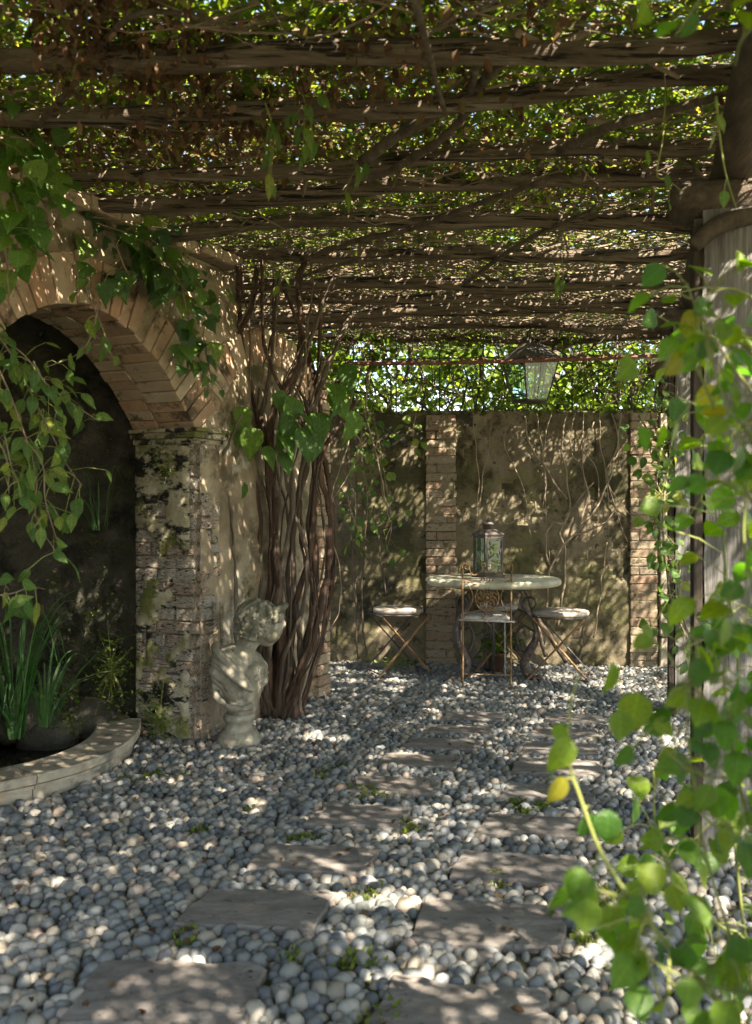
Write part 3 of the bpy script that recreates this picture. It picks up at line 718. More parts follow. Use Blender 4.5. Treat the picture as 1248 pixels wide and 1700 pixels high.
# ------------------------------------------------------------------ grotto niche, basin
grotto = empty('grotto', AW(-SPAN / 2, 0, -TH), 'dark mossy rock niche inside the arch behind the basin', 'grotto')
def gro(u, v):
    """u 0..1 round the back, v 0..1 up"""
    a = PI * u
    zz = -0.12 + 2.62 * v
    r = 1.0 if v < 0.62 else 1.0 * math.sqrt(max(0.0, 1 - ((v - 0.62) / 0.38) ** 2)) 
    s = -math.cos(a) * 0.98 * r; dd = 0.02 + math.sin(a) * 1.0 * r
    return s, dd, zz, r
nu, nv = 64, 60; vs = []
uu, vv = np.meshgrid(np.linspace(0, 1, nu + 1), np.linspace(0, 1, nv + 1), indexing='ij')
hh = 0.26 * fbm(uu * 10, vv * 9, 5, 5) + 0.06 * vnoise(uu * 34, vv * 30, 8)
for i in range(nu + 1):
    for j in range(nv + 1):
        s, dd, zz, r = gro(uu[i, j], vv[i, j]); k = 1 - hh[i, j] * min(1, r * 1.6) + 0.12
        edge = min(1.0, min(uu[i, j], 1 - uu[i, j]) * 12)
        k = 1 + (k - 1) * edge
        vs.append(D * s * k - NR * dd * k + Vector((0, 0, zz)))
fs = [(i * (nv + 1) + j, (i + 1) * (nv + 1) + j, (i + 1) * (nv + 1) + j + 1, i * (nv + 1) + j + 1) for i in range(nu) for j in range(nv)]
MB().raw(vs, fs).build('rock_face', M['rock'], grotto, smooth=True)
# outer shell of the niche, so that it is a solid thing from behind
mb = MB(); mb.raw([D * x - NR * y + Vector((0, 0, z)) for z in (-0.05, 2.7) for x, y in ((-1.3, 0.005), (1.3, 0.005), (1.3, 1.45), (-1.3, 1.45))],
                  [(0, 1, 2, 3), (4, 5, 6, 7), (1, 2, 6, 5), (2, 3, 7, 6), (3, 0, 4, 7)])
mb.build('back_shell', M['plaster'], grotto)
# moss and small plants on the rock
pp = []
for i in range(14000):
    u = rng.uniform(0.05, 0.95); v = 0.03 + 0.75 * rng.beta(1.0, 1.5)
    if fbm(u * 7, v * 7, 21) + rng.normal(0, 0.03) < 0.52: continue
    ii, jj = int(u * nu), int(v * nv); p = vs[ii * (nv + 1) + jj]
    pp.append((p.x + rng.normal(0, 0.03), p.y + rng.normal(0, 0.03), p.z + rng.normal(0, 0.03)))
tag(cloud_obj('moss', pp, 0.022, M['leaf_moss'], grotto), kind='stuff')

boulder_pos = [(-0.52, -0.62, 0.10, 0.17), (-0.25, -0.60, 0.12, 0.16), (-0.62, -0.8, 0.22, 0.2), (-0.36, -0.78, 0.30, 0.17), (-0.16, -0.5, 0.04, 0.14)]
for k, (s, o_, z, r) in enumerate(boulder_pos):
    v, f = hemi(16, 8)
    c = AW(s, 0, o_)
    b = MB(); b.ell((0, 0, 0), (r, r * 0.85, r * 0.8), None, 16, 10)
    b.v = [tuple(Vector(p) * (0.82 + 0.5 * float(fbm(p[0] * 12 + k * 3 + 9, p[2] * 12 + p[1] * 7, 40 + k)))) for p in b.v]
    ob = b.build('mossy_boulder', M['rock'], None, True, loc=(c.x, c.y, z))
    words_ = ['low mossy boulder nearest the reeds at the water line', 'rounded mossy boulder between the basin rim and the pier', 'dark boulder rising behind the lowest mossy ones',
              'upper mossy boulder leaning on the grotto back wall', 'small wet boulder tucked against the foot of the brick pier']
    tag(ob, words_[k], 'boulder', 'boulders at the back of the basin')
    q = rng.normal(0, 1, (700, 3)); q[:, 2] = np.abs(q[:, 2]); q /= np.linalg.norm(q, axis=1, keepdims=True)
    q = q * np.array([r, r * 0.85, r * 0.8]) * 1.02
    q = q[fbm(q[:, 0] * 14 + k * 5 + 20, q[:, 1] * 14 + q[:, 2] * 9 + 20, 60) > 0.42]
    tag(cloud_obj('moss', q, 0.02, M['leaf_moss'], ob), kind='stuff')

rim = empty('basin_rim', AW(-0.9, 0, 0), 'low curved stone curb with moulded lip around the grotto pool', 'basin')
prof = [(-0.015, 0.0), (-0.015, 0.060), (0.004, 0.066), (0.004, 0.080), (0.022, 0.092), (0.026, 0.124), (0.018, 0.132), (-0.215, 0.132), (-0.225, 0.122), (-0.225, -0.05), (-0.10, -0.05)]
rp = cr([Vector((a, b, 0)) for a, b in RIM], 10); vs_ = []; 
for i, p in enumerate(rp):
    t = (rp[min(i + 1, len(rp) - 1)] - rp[max(i - 1, 0)]).normalized(); nn = Vector((-t.y, t.x, 0))
    for q, zz in prof:
        e = p + nn * q + Vector((0, 0, 0)); vs_.append(AW(e.x, zz, e.y) - AW(-0.9, 0, 0))
K = len(prof); fs_ = []
joints = [len(rp) // 3, 2 * len(rp) // 3]
start = 0
for jn in joints + [len(rp) - 1]:
    # three curved stones, a thin joint between them
    mb = MB(); sub = vs_[start * K:(jn + 1) * K]; m_ = jn - start + 1
    gap = 0.006
    ff = [(i * K + k, i * K + (k + 1) % K, (i + 1) * K + (k + 1) % K, (i + 1) * K + k) for i in range(m_ - 1) for k in range(K)]
    ff += [tuple(range(K)), tuple((m_ - 1) * K + k for k in range(K))]
    if start: 
        dvec = (Vector(sub[K]) - Vector(sub[0])).normalized() * gap
        sub[:K] = [Vector(p) + dvec for p in sub[:K]]
    mb.raw(sub, ff).build('curb_stone', M['coping'], rim)
    start = jn
wt = [AW(p.x, 0.05, p.y - 0.1) for p in rp] + [AW(0.0, 0.05, -1.2), AW(-1.9, 0.05, -1.2)]
tag(MB().raw(wt, [tuple(range(len(wt)))]).build('water', M['water']), 'still dark pool water behind the stone curb', kind='structure')

# reeds in the basin
def blades(name, label, base, count, length, spread, width, cat='plant', group=None, lean=(0, 0)):
    root = empty(name, base, label, cat, group)
    for k in range(count):
        a = random.uniform(0, 2 * PI); ln = length * random.uniform(0.40, 1.15); sp_ = spread * random.uniform(0.2, 1.9)
        d = Vector((math.cos(a) + lean[0], math.sin(a) + lean[1], 0)) * sp_
        b0 = Vector((math.cos(a), math.sin(a), 0)) * random.uniform(0, 0.05)
        pth = cr([b0, b0 + d * 0.25 + Vector((0, 0, ln * 0.5)), b0 + d * 0.7 + Vector((0, 0, ln * 0.85)), b0 + d * 1.3 + Vector((0, 0, ln * random.uniform(0.35, 1.02)))], 4)
        mb = MB(); v = []; side = Vector((-math.sin(a + 0.6), math.cos(a + 0.6), 0)); m_ = len(pth)
        for i, p in enumerate(pth):
            wv = width * (1 - (i / (m_ - 1)) ** 2) + 0.0006
            v += [p - side * wv, p + Vector((0, 0, -0.002)) + side.cross(Vector((0, 0, 1))) * wv * 0.3, p + side * wv]
        ff = []
        for i in range(m_ - 1):
            for q in (0, 1): ff.append((i * 3 + q, i * 3 + q + 1, (i + 1) * 3 + q + 1, (i + 1) * 3 + q))
        mb.raw(v, ff).build('blade', M['reed'], root, True)
    return root
blades('reed_clump', 'clump of long green reeds rising from the pool at the very left', at(25, 1225, 4.75), 30, 0.72, 0.20, 0.009, group='reeds in the basin')
blades('reed_clump', 'smaller reed clump beside the tall one with one blade arching right', at(75, 1205, 4.9), 16, 0.50, 0.22, 0.008, group='reeds in the basin', lean=(0.3, 0))
blades('sedge', 'thin arching sedge hanging on the dark grotto wall', at(165, 880, 5.6), 14, 0.42, 0.16, 0.004)

# ------------------------------------------------------------------ back garden wall
back = empty('garden_wall', BW0, 'old stained garden wall with brick strips closing the court behind the table', 'wall')
def BL(t, z, out=0.0): return BW(t, z, out) - BW0
WT = 2.20
mb = MB(); mb.box(BL(0.1, WT / 2 - 0.05, -0.16), (4.9, 0.30, WT + 0.02), Matrix((U, N, Vector((0, 0, 1)))).transposed())
mb.build('core', M['plaster'], back)
def bm_mask(u, v):
    return fbm(u * 22, v * 10, 93) > 0.33
o = sheet('plaster', M['plaster'], lambda u, v, h: BL(-2.34 + 4.88 * u, 0.0 + (WT - 0.01 + 0.05 * float(fbm(u * 18, 3.3, 12))) * v, h), 196, 88, bm_mask, back, 0.07, 15)
# brick strips
for t0, t1 in ((0.44, 0.70), (2.18, 2.41), (-0.75, -0.5)):
    mb = MB(); mb.box(BL((t0 + t1) / 2, WT / 2 - 0.02, 0.020), (t1 - t0 - 0.02, 0.05, WT - 0.03), Matrix((U, N, Vector((0, 0, 1)))).transposed())
    mb.build('strip_core', M['plaster'], back)
    z = 0.0; row = 0
    while z < WT - 0.05:
        h = 0.073
        mid = (t0 + t1) / 2 + (0.05 if row % 4 == 1 else -0.04)
        cuts = [t0, t1] if row % 2 == 0 else [t0, mid, t1]
        for a, b in zip(cuts[:-1], cuts[1:]):
            brick(back, BL((a + b) / 2, z + h / 2, 0.023 + random.gauss(0, 0.003)), U, -N, (b - a - 0.007, 0.06, h - 0.008), M['brick_back'])
        z += h; row += 1
for t0, t1 in ((0.44, 0.70), (2.18, 2.41)):
    sheet('mortar_skin', M['plaster'], lambda u, v, h: BL(t0 + 0.004 + (t1 - t0 - 0.008) * u, 0.01 + (WT - 0.04) * v, h + 0.050), 12, 96, lambda u, v: fbm(u * 3 + t0 * 9, v * 13, 95) > 0.46, back, 0.016, 18, base=0.0)
# pale stone end of the wall
mb = MB()
z = 0
while z < WT - 0.1:
    h = random.uniform(0.22, 0.34); h = min(h, WT - z)
    brick(back, BL(2.475, z + h / 2, 0.03), U, -N, (0.10, 0.1, h - 0.01), M['coping'], 'quoin'); z += h
# moss along the wall top
pp = [BL(rng.uniform(-2.3, 2.5), WT + rng.normal(0.0, 0.02), rng.uniform(-0.28, 0.03)) for _ in range(2600)]
tag(cloud_obj('moss', [tuple(p) for p in pp], 0.035, M['leaf_moss'], back), kind='stuff')

# ------------------------------------------------------------------ pergola
pergola = empty('pergola', (1.4, 3.7, 0), 'timber pergola of rough poles and grey posts roofing the court', 'pergola')
PL = pergola.location
ZB = 2.87
def pole(y0, z=ZB, r=0.05, x0=-2.2, x1=2.6, bow=0.02, seed=0):
    n_ = 40; v = []; f = []; sides = 10
    st = Vector((0, y0, 0))
    pth = []
    for i in range(n_):
        t = x0 + (x1 - x0) * i / (n_ - 1)
        p = st + U * t + Vector((0, 0, z + bow * math.sin(t * 1.3 + seed) + 0.013 * math.sin(t * 4 + seed * 2) + 0.006 * math.sin(t * 9 + seed))) + N * (0.02 * math.sin(t * 1.7 + seed * 3))
        pth.append(p)
    v = []
    for i, p in enumerate(pth):
        for k in range(sides):
            a = 2 * PI * k / sides
            rr = r * (1 + 0.16 * math.sin(2 * a + seed) * 0.6 + 0.55 * (float(vnoise(i * 0.30 + seed * 5, k * 0.9 + (0 if k else 0), seed + 3)) - 0.5))
            v.append(p + N * math.cos(a) * rr + Vector((0, 0, 1)) * math.sin(a) * rr - PL)
    f = [(i * sides + k, i * sides + (k + 1) % sides, (i + 1) * sides + (k + 1) % sides, (i + 1) * sides + k) for i in range(n_ - 1) for k in range(sides)]
    f += [tuple(range(sides)), tuple((n_ - 1) * sides + k for k in range(sides))]
    o = MB().raw(v, f).build('roof_pole', M['pole'], pergola, True)
    return o
POLES = [0.4, 1.2, 1.9, 2.45, 3.06, 3.47, 4.05, 4.50, 4.98, 5.63, 6.16, 6.60, 7.02, 7.40, 7.75, 8.38]
PR = [0.04, 0.04, 0.04, 0.04, 0.036, 0.036, 0.037, 0.047, 0.046, 0.040, 0.040, 0.036, 0.044, 0.036, 0.042, 0.036]
for k, y0 in enumerate(POLES):
    xw = (y0 - P0.y) * D.x / D.y + P0.x          # the arcade wall carries the left ends
    x0 = (xw - 0.35) if 2.5 < y0 < 5.8 else (-2.3 if y0 <= 2.5 else -1.9)
    pole(y0, ZB + (0.015 if k % 2 else -0.01), PR[k], x0, 2.75, 0.036, k)
# side girders carrying the poles on the right
GD = Vector((0.262, 0.965, 0)).normalized(); GX = Vector((GD.y, -GD.x, 0)); G0 = Vector((1.43, 3.74, 0))
pth = [G0 + GD * t + Vector((0, 0, 2.735 + 0.01 * math.sin(t))) - PL for t in np.linspace(-4.2, 4.9, 24)]
MB().tube(pth, [0.085 + 0.008 * math.sin(i) for i in range(24)], 10).build('girder', M['girder'], pergola, True)
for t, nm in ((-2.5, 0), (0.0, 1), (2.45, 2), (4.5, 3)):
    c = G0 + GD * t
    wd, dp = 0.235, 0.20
    mb = MB(); v = []
    for i in range(14):
        z_ = -0.03 + 2.56 * i / 13
        for dx, dy in ((-1, -1), (1, -1), (1, 1), (-1, 1)):
            j = 0.006
            p = c + GX * (dx * wd / 2 + random.gauss(0, j)) + GD * (dy * dp / 2 + random.gauss(0, j)) + Vector((0, 0, z_)); v.append(p - PL)
    f = [(i * 4 + k, i * 4 + (k + 1) % 4, (i + 1) * 4 + (k + 1) % 4, (i + 1) * 4 + k) for i in range(13) for k in range(4)] + [(0, 1, 2, 3), (52, 53, 54, 55)]
    mb.raw(v, f).build('post', M['post'], pergola, bevel=0.0)
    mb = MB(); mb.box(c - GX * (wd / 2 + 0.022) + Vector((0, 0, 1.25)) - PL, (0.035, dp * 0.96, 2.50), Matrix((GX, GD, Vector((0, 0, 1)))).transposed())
    mb.build('shade_board', M['shade_timber'], pergola, bevel=0.004)  # dark board added to give the post's left face its shade
    # bolster log lying across the post under the girder, and a bent brace
    pth = [c + U * x + Vector((0, 0, 2.585)) - PL for x in (-0.25, -0.235, -0.15, 0.1, 0.4, 0.42)]
    MB().tube(pth, [0.04, 0.078, 0.088, 0.088, 0.086, 0.05], 10).build('bolster', M['girder'], pergola, True)
    pth = cr([c - U * 0.18 - N * 0.11 + Vector((0, 0, 2.38)), c - U * 0.05 - N * 0.12 + Vector((0, 0, 2.47)), c + U * 0.3 - N * 0.11 + Vector((0, 0, 2.52))], 5)
    MB().tube([p - PL for p in pth], [0.03, 0.038, 0.03], 8).build('brace', M['girder'], pergola, True)

# ------------------------------------------------------------------ the vine roof
n = 275000; n2 = 62000                    # extra leaves over the arch side, added to block sun flecks there
x = np.concatenate([rng.uniform(-2.9, 4.6, n), -2.7 + 4.3 * rng.beta(1.0, 1.15, n2)]); y = np.concatenate([rng.uniform(-1.4, 9.0, n), rng.uniform(-1.4, 6.8, n2)]); n += n2
z = 2.88 + 0.36 * rng.beta(1.1, 1.7, n)
hx = x - (z - 3) * SUN.x / SUN.z; hy = y - (z - 3) * SUN.y / SUN.z
holes = 0.62 * vnoise(hx * 5.8, hy * 5.8, 131) + 0.38 * vnoise(hx * 11 + 3, hy * 11, 137)      # hand-sized gaps slanted along the sun to cast clear flecks
patch = fbm(hx * 1.3 + 5, hy * 1.3, 101, 3)                                                   # thin and thick parts of the roof
thin = np.clip((x - 1.9) / 0.9, 0, 1)
thr = 0.28 + (0.28 + 0.20 * np.clip(x / 1.4, 0, 1)) * np.clip(patch - 0.50, -0.14, 0.25) + 0.09 * thin - 0.14 * np.clip((1.35 - x) / 0.9, 0, 1) + 0.13 * np.exp(-((x - 2.8) ** 2 + (y - 6.7) ** 2) / 0.6) - 0.07 * np.clip((0.4 - x) / 0.6, 0, 1) - 0.05 * np.clip((1.6 - y) / 1.0, 0, 1) * (x < 1.2)  # leaf cover shaped to place sun flecks: few at left, more at right
kp = (holes + rng.normal(0, 0.02, n) > thr) & ~((y > 4.4) & (z < 3.0) & (rng.uniform(0, 1, n) < np.clip((y - 4.4) / 1.5, 0, 0.85)))     # bare underside at the old far end
x, y, z = x[kp], y[kp], z[kp]
wall_in = ((x - P0.x) * NR.x + (y - P0.y) * NR.y) < -0.1
z = np.where(wall_in, z + 0.08, z) + 0.06 * fbm(x * 2, y * 2, 7)
P = np.stack([x, y, z], 1)
r = rng.uniform(0, 0.74, len(x)); brown = fbm(x * 0.9 + 3, y * 0.9 + 8, 160, 3) + rng.normal(0, 0.12, len(x)) + np.where((x < 0.1) & (y < 4.2), 0.09, 0)
r = np.where(brown > 0.70, rng.uniform(0.78, 0.95, len(x)), r); r = np.where(rng.uniform(0, 1, len(x)) < 0.06, 1.0, r)
tag(cloud_obj('vine_roof', P, 0.043, M['leaf_canopy'], up_bias=0.9, rnd=r), 'dense roof of small vine leaves covering the pergola poles', 'vine roof', kind='stuff')
# tangle of bare shoots under the leaves
n = 5600; p_ = 9
ang = rng.normal(0, 0.55, n) - A; ang[: n // 5] = rng.uniform(0, PI, n // 5)
ln = rng.uniform(0.4, 1.5, n); cx_ = rng.uniform(-2.6, 3.4, n); cy_ = 0.8 + 8.1 * rng.beta(1.5, 1.0, n); cz_ = 2.90 + 0.30 * rng.beta(1.1, 2.0, n)
tt = np.linspace(-0.5, 0.5, p_)[None, :]
ph = rng.uniform(0, 6.28, (n, 3)); am = rng.uniform(0.01, 0.07, (n, 3))
px_ = cx_[:, None] + np.cos(ang)[:, None] * ln[:, None] * tt + am[:, 0:1] * np.sin(tt * 7 + ph[:, 0:1])
py_ = cy_[:, None] + np.sin(ang)[:, None] * ln[:, None] * tt + am[:, 1:2] * np.sin(tt * 8 + ph[:, 1:2])
pz_ = cz_[:, None] + am[:, 2:3] * np.sin(tt * 7 + ph[:, 2:3]) + rng.normal(0, 0.05, n)[:, None] * tt
V, q = tubes_np(np.stack([px_, py_, pz_], -1), rng.gamma(1.7, 0.0021, n) + 0.0012, 4)
tag(link('vine_shoots', mesh_np('vine_shoots', V, q, M['twig_dark'], smooth=True)), 'tangled mat of thin bare vine shoots over the pergola poles', 'vine shoots', kind='stuff')
# dry leaves hanging in the near left part of the roof
n = 9000
x = rng.normal(-0.75, 0.55, n); y = rng.uniform(2.2, 3.9, n); z = 2.98 - np.abs(rng.normal(0, 0.11, n))
kp = (fbm(x * 2.5, y * 2.5, 210, 3) > 0.46) & (x > -2)
tag(cloud_obj('dry_leaves', np.stack([x, y, z], 1)[kp], 0.04, M['leaf_dead'], up_bias=0.0, tip_down=2.2), 'brown withered leaves hanging from the vine roof above the arch side', 'dry leaves', kind='stuff')

# thick canes crossing the roof
CANES = [([(690, 0, 2.4), (705, 60, 2.7), (722, 130, 3.0), (740, 190, 3.3)], 0.012, 'straight dark cane slanting down from the frame top to the second pole'),
         ([(600, 270, 3.9), (660, 225, 3.75), (720, 190, 3.6), (770, 165, 3.5), (850, 85, 3.1)], 0.026, 'thick cane climbing right between the second and third poles'),
         ([(560, 300, 4.1), (640, 285, 4.05), (720, 240, 3.8), (770, 190, 3.6), (790, 110, 3.2)], 0.020, 'forked cane below the thick one near the roof middle'),
         ([(500, 430, 5.4), (590, 400, 5.1), (680, 380, 4.9), (790, 340, 4.55), (905, 300, 4.2)], 0.018, 'long wavy cane crossing the fourth and fifth poles'),
         ([(760, 480, 6.2), (840, 420, 5.4), (900, 385, 5.0), (980, 350, 4.6)], 0.016, 'cane slanting up to the right over the sixth pole'),
         ([(930, 250, 3.9), (1000, 215, 3.6), (1080, 190, 3.45), (1180, 165, 3.3)], 0.020, 'cane running to the post head at right'),
         ([(60, 210, 3.6), (130, 130, 3.3), (180, 60, 3.0), (240, 20, 2.7), (340, 30, 2.8)], 0.011, 'curved thin cane in the upper left corner'),
         ([(380, 500, 6.0), (470, 470, 5.9), (560, 440, 5.5), (640, 430, 5.4), (760, 445, 5.6)], 0.014, 'cane leaving the old vine trunk along the sixth pole')]
for pts_, r_, lab in CANES:
    P3 = [at(*p) for p in pts_]; root = empty('vine_cane', P3[0], lab, 'vine cane', 'bare canes crossing the pergola roof')
    MB().tube([p - P3[0] for p in cr(P3, 6)], [r_, r_ * 0.9, r_ * 0.7], 7).build('stem', M['bark_grey'], root, True)
    q = random.choice(P3[1:]); e = q + Vector((random.uniform(0.15, 0.3), random.uniform(-0.2, 0.2), random.uniform(0.02, 0.12)))
    MB().tube([p - P3[0] for p in cr([q, q.lerp(e, 0.5) + rv(0.02), e], 4)], [r_ * 0.6, r_ * 0.3], 6).build('side_shoot', M['bark_grey'], root, True)

# ------------------------------------------------------------------ old climbing vine with many stems
vine = empty('old_vine', gnd(465, 1192), 'old climbing vine with a sheaf of reddish twisted stems against the arcade wall', 'vine')
VL = vine.location
def stem(pts_, r_, mat='bark_red', sides=11, wob=0.008, name='stem', root=vine):
    P3 = cr([at(*p) for p in pts_], 8)
    s_ = random.uniform(0, 6)
    P3 = [p + Vector((wob * math.sin(i * 0.31 + s_) + 0.003 * math.sin(i * 1.3), wob * math.cos(i * 0.27 + s_), 0)) for i, p in enumerate(P3)]
    k = len(P3)
    base = [q * 0.62 for q in lerp_list(list(r_), k)]
    return MB().tube([p - root.location for p in P3], [base[i] * (1 + 0.16 * math.sin(i * 0.9 + s_) + 0.10 * random.uniform(-1, 1)) for i in range(k)], sides, rg=0.30 if sides > 6 else 0).build(name, M[mat], root, True)
ST = [([(446, 1190, 6.05), (432, 1090, 6.0), (424, 980, 6.0), (430, 880, 5.98), (420, 790, 5.95), (392, 690, 5.9), (372, 590, 5.8), (362, 460, 5.6)], (0.042, 0.034, 0.030, 0.026), 'bark_red'),
      ([(455, 1192, 6.02), (446, 1080, 5.98), (448, 960, 5.95), (452, 850, 5.95), (440, 740, 5.9), (412, 640, 5.9), (400, 540, 5.8), (395, 440, 5.6)], (0.048, 0.040, 0.034, 0.028), 'bark_red'),
      ([(462, 1194, 5.98), (464, 1080, 5.95), (462, 960, 5.92), (458, 850, 5.92), (448, 760, 5.9), (454, 690, 5.85), (490, 610, 5.8), (500, 540, 5.75), (497, 470, 5.7), (505, 425, 5.6)], (0.05, 0.036, 0.030, 0.026), 'bark_red'),
      ([(475, 1192, 6.05), (484, 1080, 6.02), (478, 980, 6.0), (492, 870, 6.0), (508, 770, 6.0), (520, 690, 6.0), (548, 600, 6.0), (585, 510, 6.1)], (0.046, 0.034, 0.028, 0.020), 'bark_grey'),
      ([(486, 1188, 6.08), (512, 1060, 6.05), (522, 960, 6.05), (518, 860, 6.05), (530, 760, 6.05), (528, 660, 6.05), (505, 560, 6.0), (470, 480, 5.9)], (0.045, 0.036, 0.030, 0.022), 'bark_red'),
      ([(480, 1192, 5.98), (505, 1110, 5.95), (530, 1010, 5.95), (548, 930, 5.98), (546, 850, 6.0), (532, 790, 6.0), (548, 730, 6.0), (592, 660, 6.1)], (0.040, 0.034, 0.028, 0.014), 'bark_red'),
      ([(452, 1190, 6.0), (440, 1120, 5.95), (455, 1030, 5.92), (472, 930, 5.90), (484, 820, 5.88), (480, 740, 5.88), (478, 660, 5.86), (510, 580, 5.8), (555, 460, 5.7)], (0.036, 0.028, 0.024, 0.016), 'bark_grey'),
      ([(470, 1190, 6.1), (455, 1060, 6.1), (436, 940, 6.1), (415, 840, 6.05), (402, 760, 6.0), (380, 700, 5.95), (385, 600, 5.9), (418, 500, 5.7), (426, 440, 5.6)], (0.036, 0.030, 0.026, 0.018), 'bark_red'),
      ([(490, 1190, 6.05), (500, 1090, 6.0), (492, 1000, 5.98), (482, 900, 5.98), (500, 800, 5.98), (512, 700, 5.95), (495, 640, 5.95)], (0.034, 0.030, 0.024, 0.018), 'bark_grey'),
      ([(468, 1194, 5.93), (490, 1130, 5.9), (512, 1060, 5.88), (520, 980, 5.9), (500, 900, 5.92), (498, 830, 5.92)], (0.022, 0.020, 0.018, 0.010), 'bark_red'),
      ([(440, 1186, 6.0), (418, 1050, 6.03), (410, 930, 6.05), (420, 800, 6.0), (432, 700, 5.95), (445, 620, 5.9), (456, 560, 5.85), (462, 450, 5.6)], (0.03, 0.024, 0.020, 0.016), 'bark_grey'),
      ([(500, 1185, 6.1), (540, 1040, 6.1), (552, 900, 6.12), (544, 780, 6.1), (520, 700, 6.05), (530, 600, 6.0), (535, 480, 5.9)], (0.03, 0.026, 0.022, 0.016), 'bark_red'),
      ([(471, 1190, 6.02), (476, 1050, 5.98), (512, 920, 5.97), (524, 820, 5.97), (515, 740, 5.97), (470, 650, 5.9), (438, 560, 5.8), (432, 430, 5.5)], (0.03, 0.026, 0.022, 0.016), 'bark_red'),
      ([(459, 1190, 5.96), (470, 1100, 5.93), (500, 1020, 5.9), (508, 930, 5.9), (494, 860, 5.92), (470, 780, 5.93), (464, 720, 5.93)], (0.024, 0.022, 0.018, 0.012), 'bark_grey')]
for a, b, c in ST: stem(a, b, c)
for k in range(12):          # thinner, younger stems between the old ones
    a, b, c = ST[k % len(ST)]; dx = random.uniform(-24, 24)
    stem([(px + dx * (0.3 + 0.7 * math.sin(PI * i / (len(a) - 1))) + random.gauss(0, 5), py, Y + random.uniform(-0.05, 0.03)) for i, (px, py, Y) in enumerate(a)], [q * random.uniform(0.26, 0.48) for q in b], random.choice(('bark_red', 'bark_grey', 'bark_grey')), 8)
# gnarled foot
for k in range(6):
    a = k * 1.05 + 0.3
    base = gnd(468, 1192)
    pth = cr([base + Vector((math.cos(a) * 0.17, math.sin(a) * 0.12, -0.02)), base + Vector((math.cos(a) * 0.09, math.sin(a) * 0.07, 0.05)), base + Vector((math.cos(a) * 0.03, math.sin(a) * 0.03, 0.28)), base + Vector((math.cos(a + 0.5) * 0.05, math.sin(a + 0.5) * 0.04, 0.55))], 5)
    MB().tube([p - VL for p in pth], [0.03, 0.055, 0.045, 0.02], 8).build('root', M['bark_red'], vine, True)
# thin loose strands hanging at its right side
for pts_ in ([(612, 620, 6.2), (608, 690, 6.2), (625, 760, 6.3), (640, 830, 6.3), (648, 870, 6.3)],
             [(580, 640, 6.1), (582, 720, 6.1), (560, 790, 6.05), (540, 850, 6.0)],
             [(548, 880, 6.0), (565, 950, 6.05), (560, 1020, 6.1), (540, 1060, 6.1), (568, 1090, 6.1)],
             [(565, 700, 6.1), (600, 740, 6.2), (570, 800, 6.2), (552, 830, 6.1)],
             [(575, 830, 6.2), (590, 870, 6.2), (612, 900, 6.3)]):
    stem(pts_, (0.009, 0.007, 0.004), 'twig', 5, 0.004, 'strand')
# its large leaves, in two drifts
def drift(root, spots, kind, smin, smax, tipdir, facing, jit=0.5):
    for px, py, Y in spots:
        p = at(px, py, Y)
        t = Vector(tipdir) + rv(jit); nn = Vector(facing) + rv(0.45)
        leaf_part(root, p, t, nn, random.uniform(smin, smax), kind, random.uniform(0.68, 0.9))
spots = [(400, 680, 5.7), (380, 690, 5.7), (420, 715, 5.65), (455, 690, 5.6), (470, 725, 5.6), (480, 700, 5.6), (495, 730, 5.62), (440, 745, 5.65), (430, 660, 5.65), (460, 655, 5.62), (488, 665, 5.62),
         (520, 650, 5.7), (530, 690, 5.7), (540, 715, 5.7), (525, 725, 5.7), (555, 640, 5.75), (562, 590, 5.8), (575, 610, 5.8), (580, 680, 5.8), (590, 690, 5.85), (560, 660, 5.75), (545, 625, 5.75),
         (385, 780, 5.75), (410, 745, 5.7), (470, 755, 5.65), (500, 690, 5.62), (515, 620, 5.7), (392, 710, 5.7), (550, 580, 5.8), (478, 690, 5.58), (505, 715, 5.6), (575, 560, 5.85), (395, 800, 5.8), (450, 715, 5.6), (555, 655, 5.76)]
drift(vine, [q for i, q in enumerate(spots) if i % 5 not in (1, 3)], 'big', 0.13, 0.21, (0.15, -0.25, -1.0), (0.35, -0.9, 0.35), 0.30)
# separate bare stem on the plaster left of the sheaf
thin = empty('bare_creeper', at(392, 1080, 5.7), 'single bare grey stem snaking up the plaster behind the bust', 'vine')
stem([(392, 1085, 5.68), (391, 1000, 5.68), (390, 930, 5.68), (384, 860, 5.67), (375, 815, 5.66), (362, 785, 5.64), (366, 760, 5.6), (380, 735, 5.6), (400, 690, 5.6)], (0.014, 0.016, 0.016, 0.014), 'bark_grey', 7, 0.003, 'stem', thin)

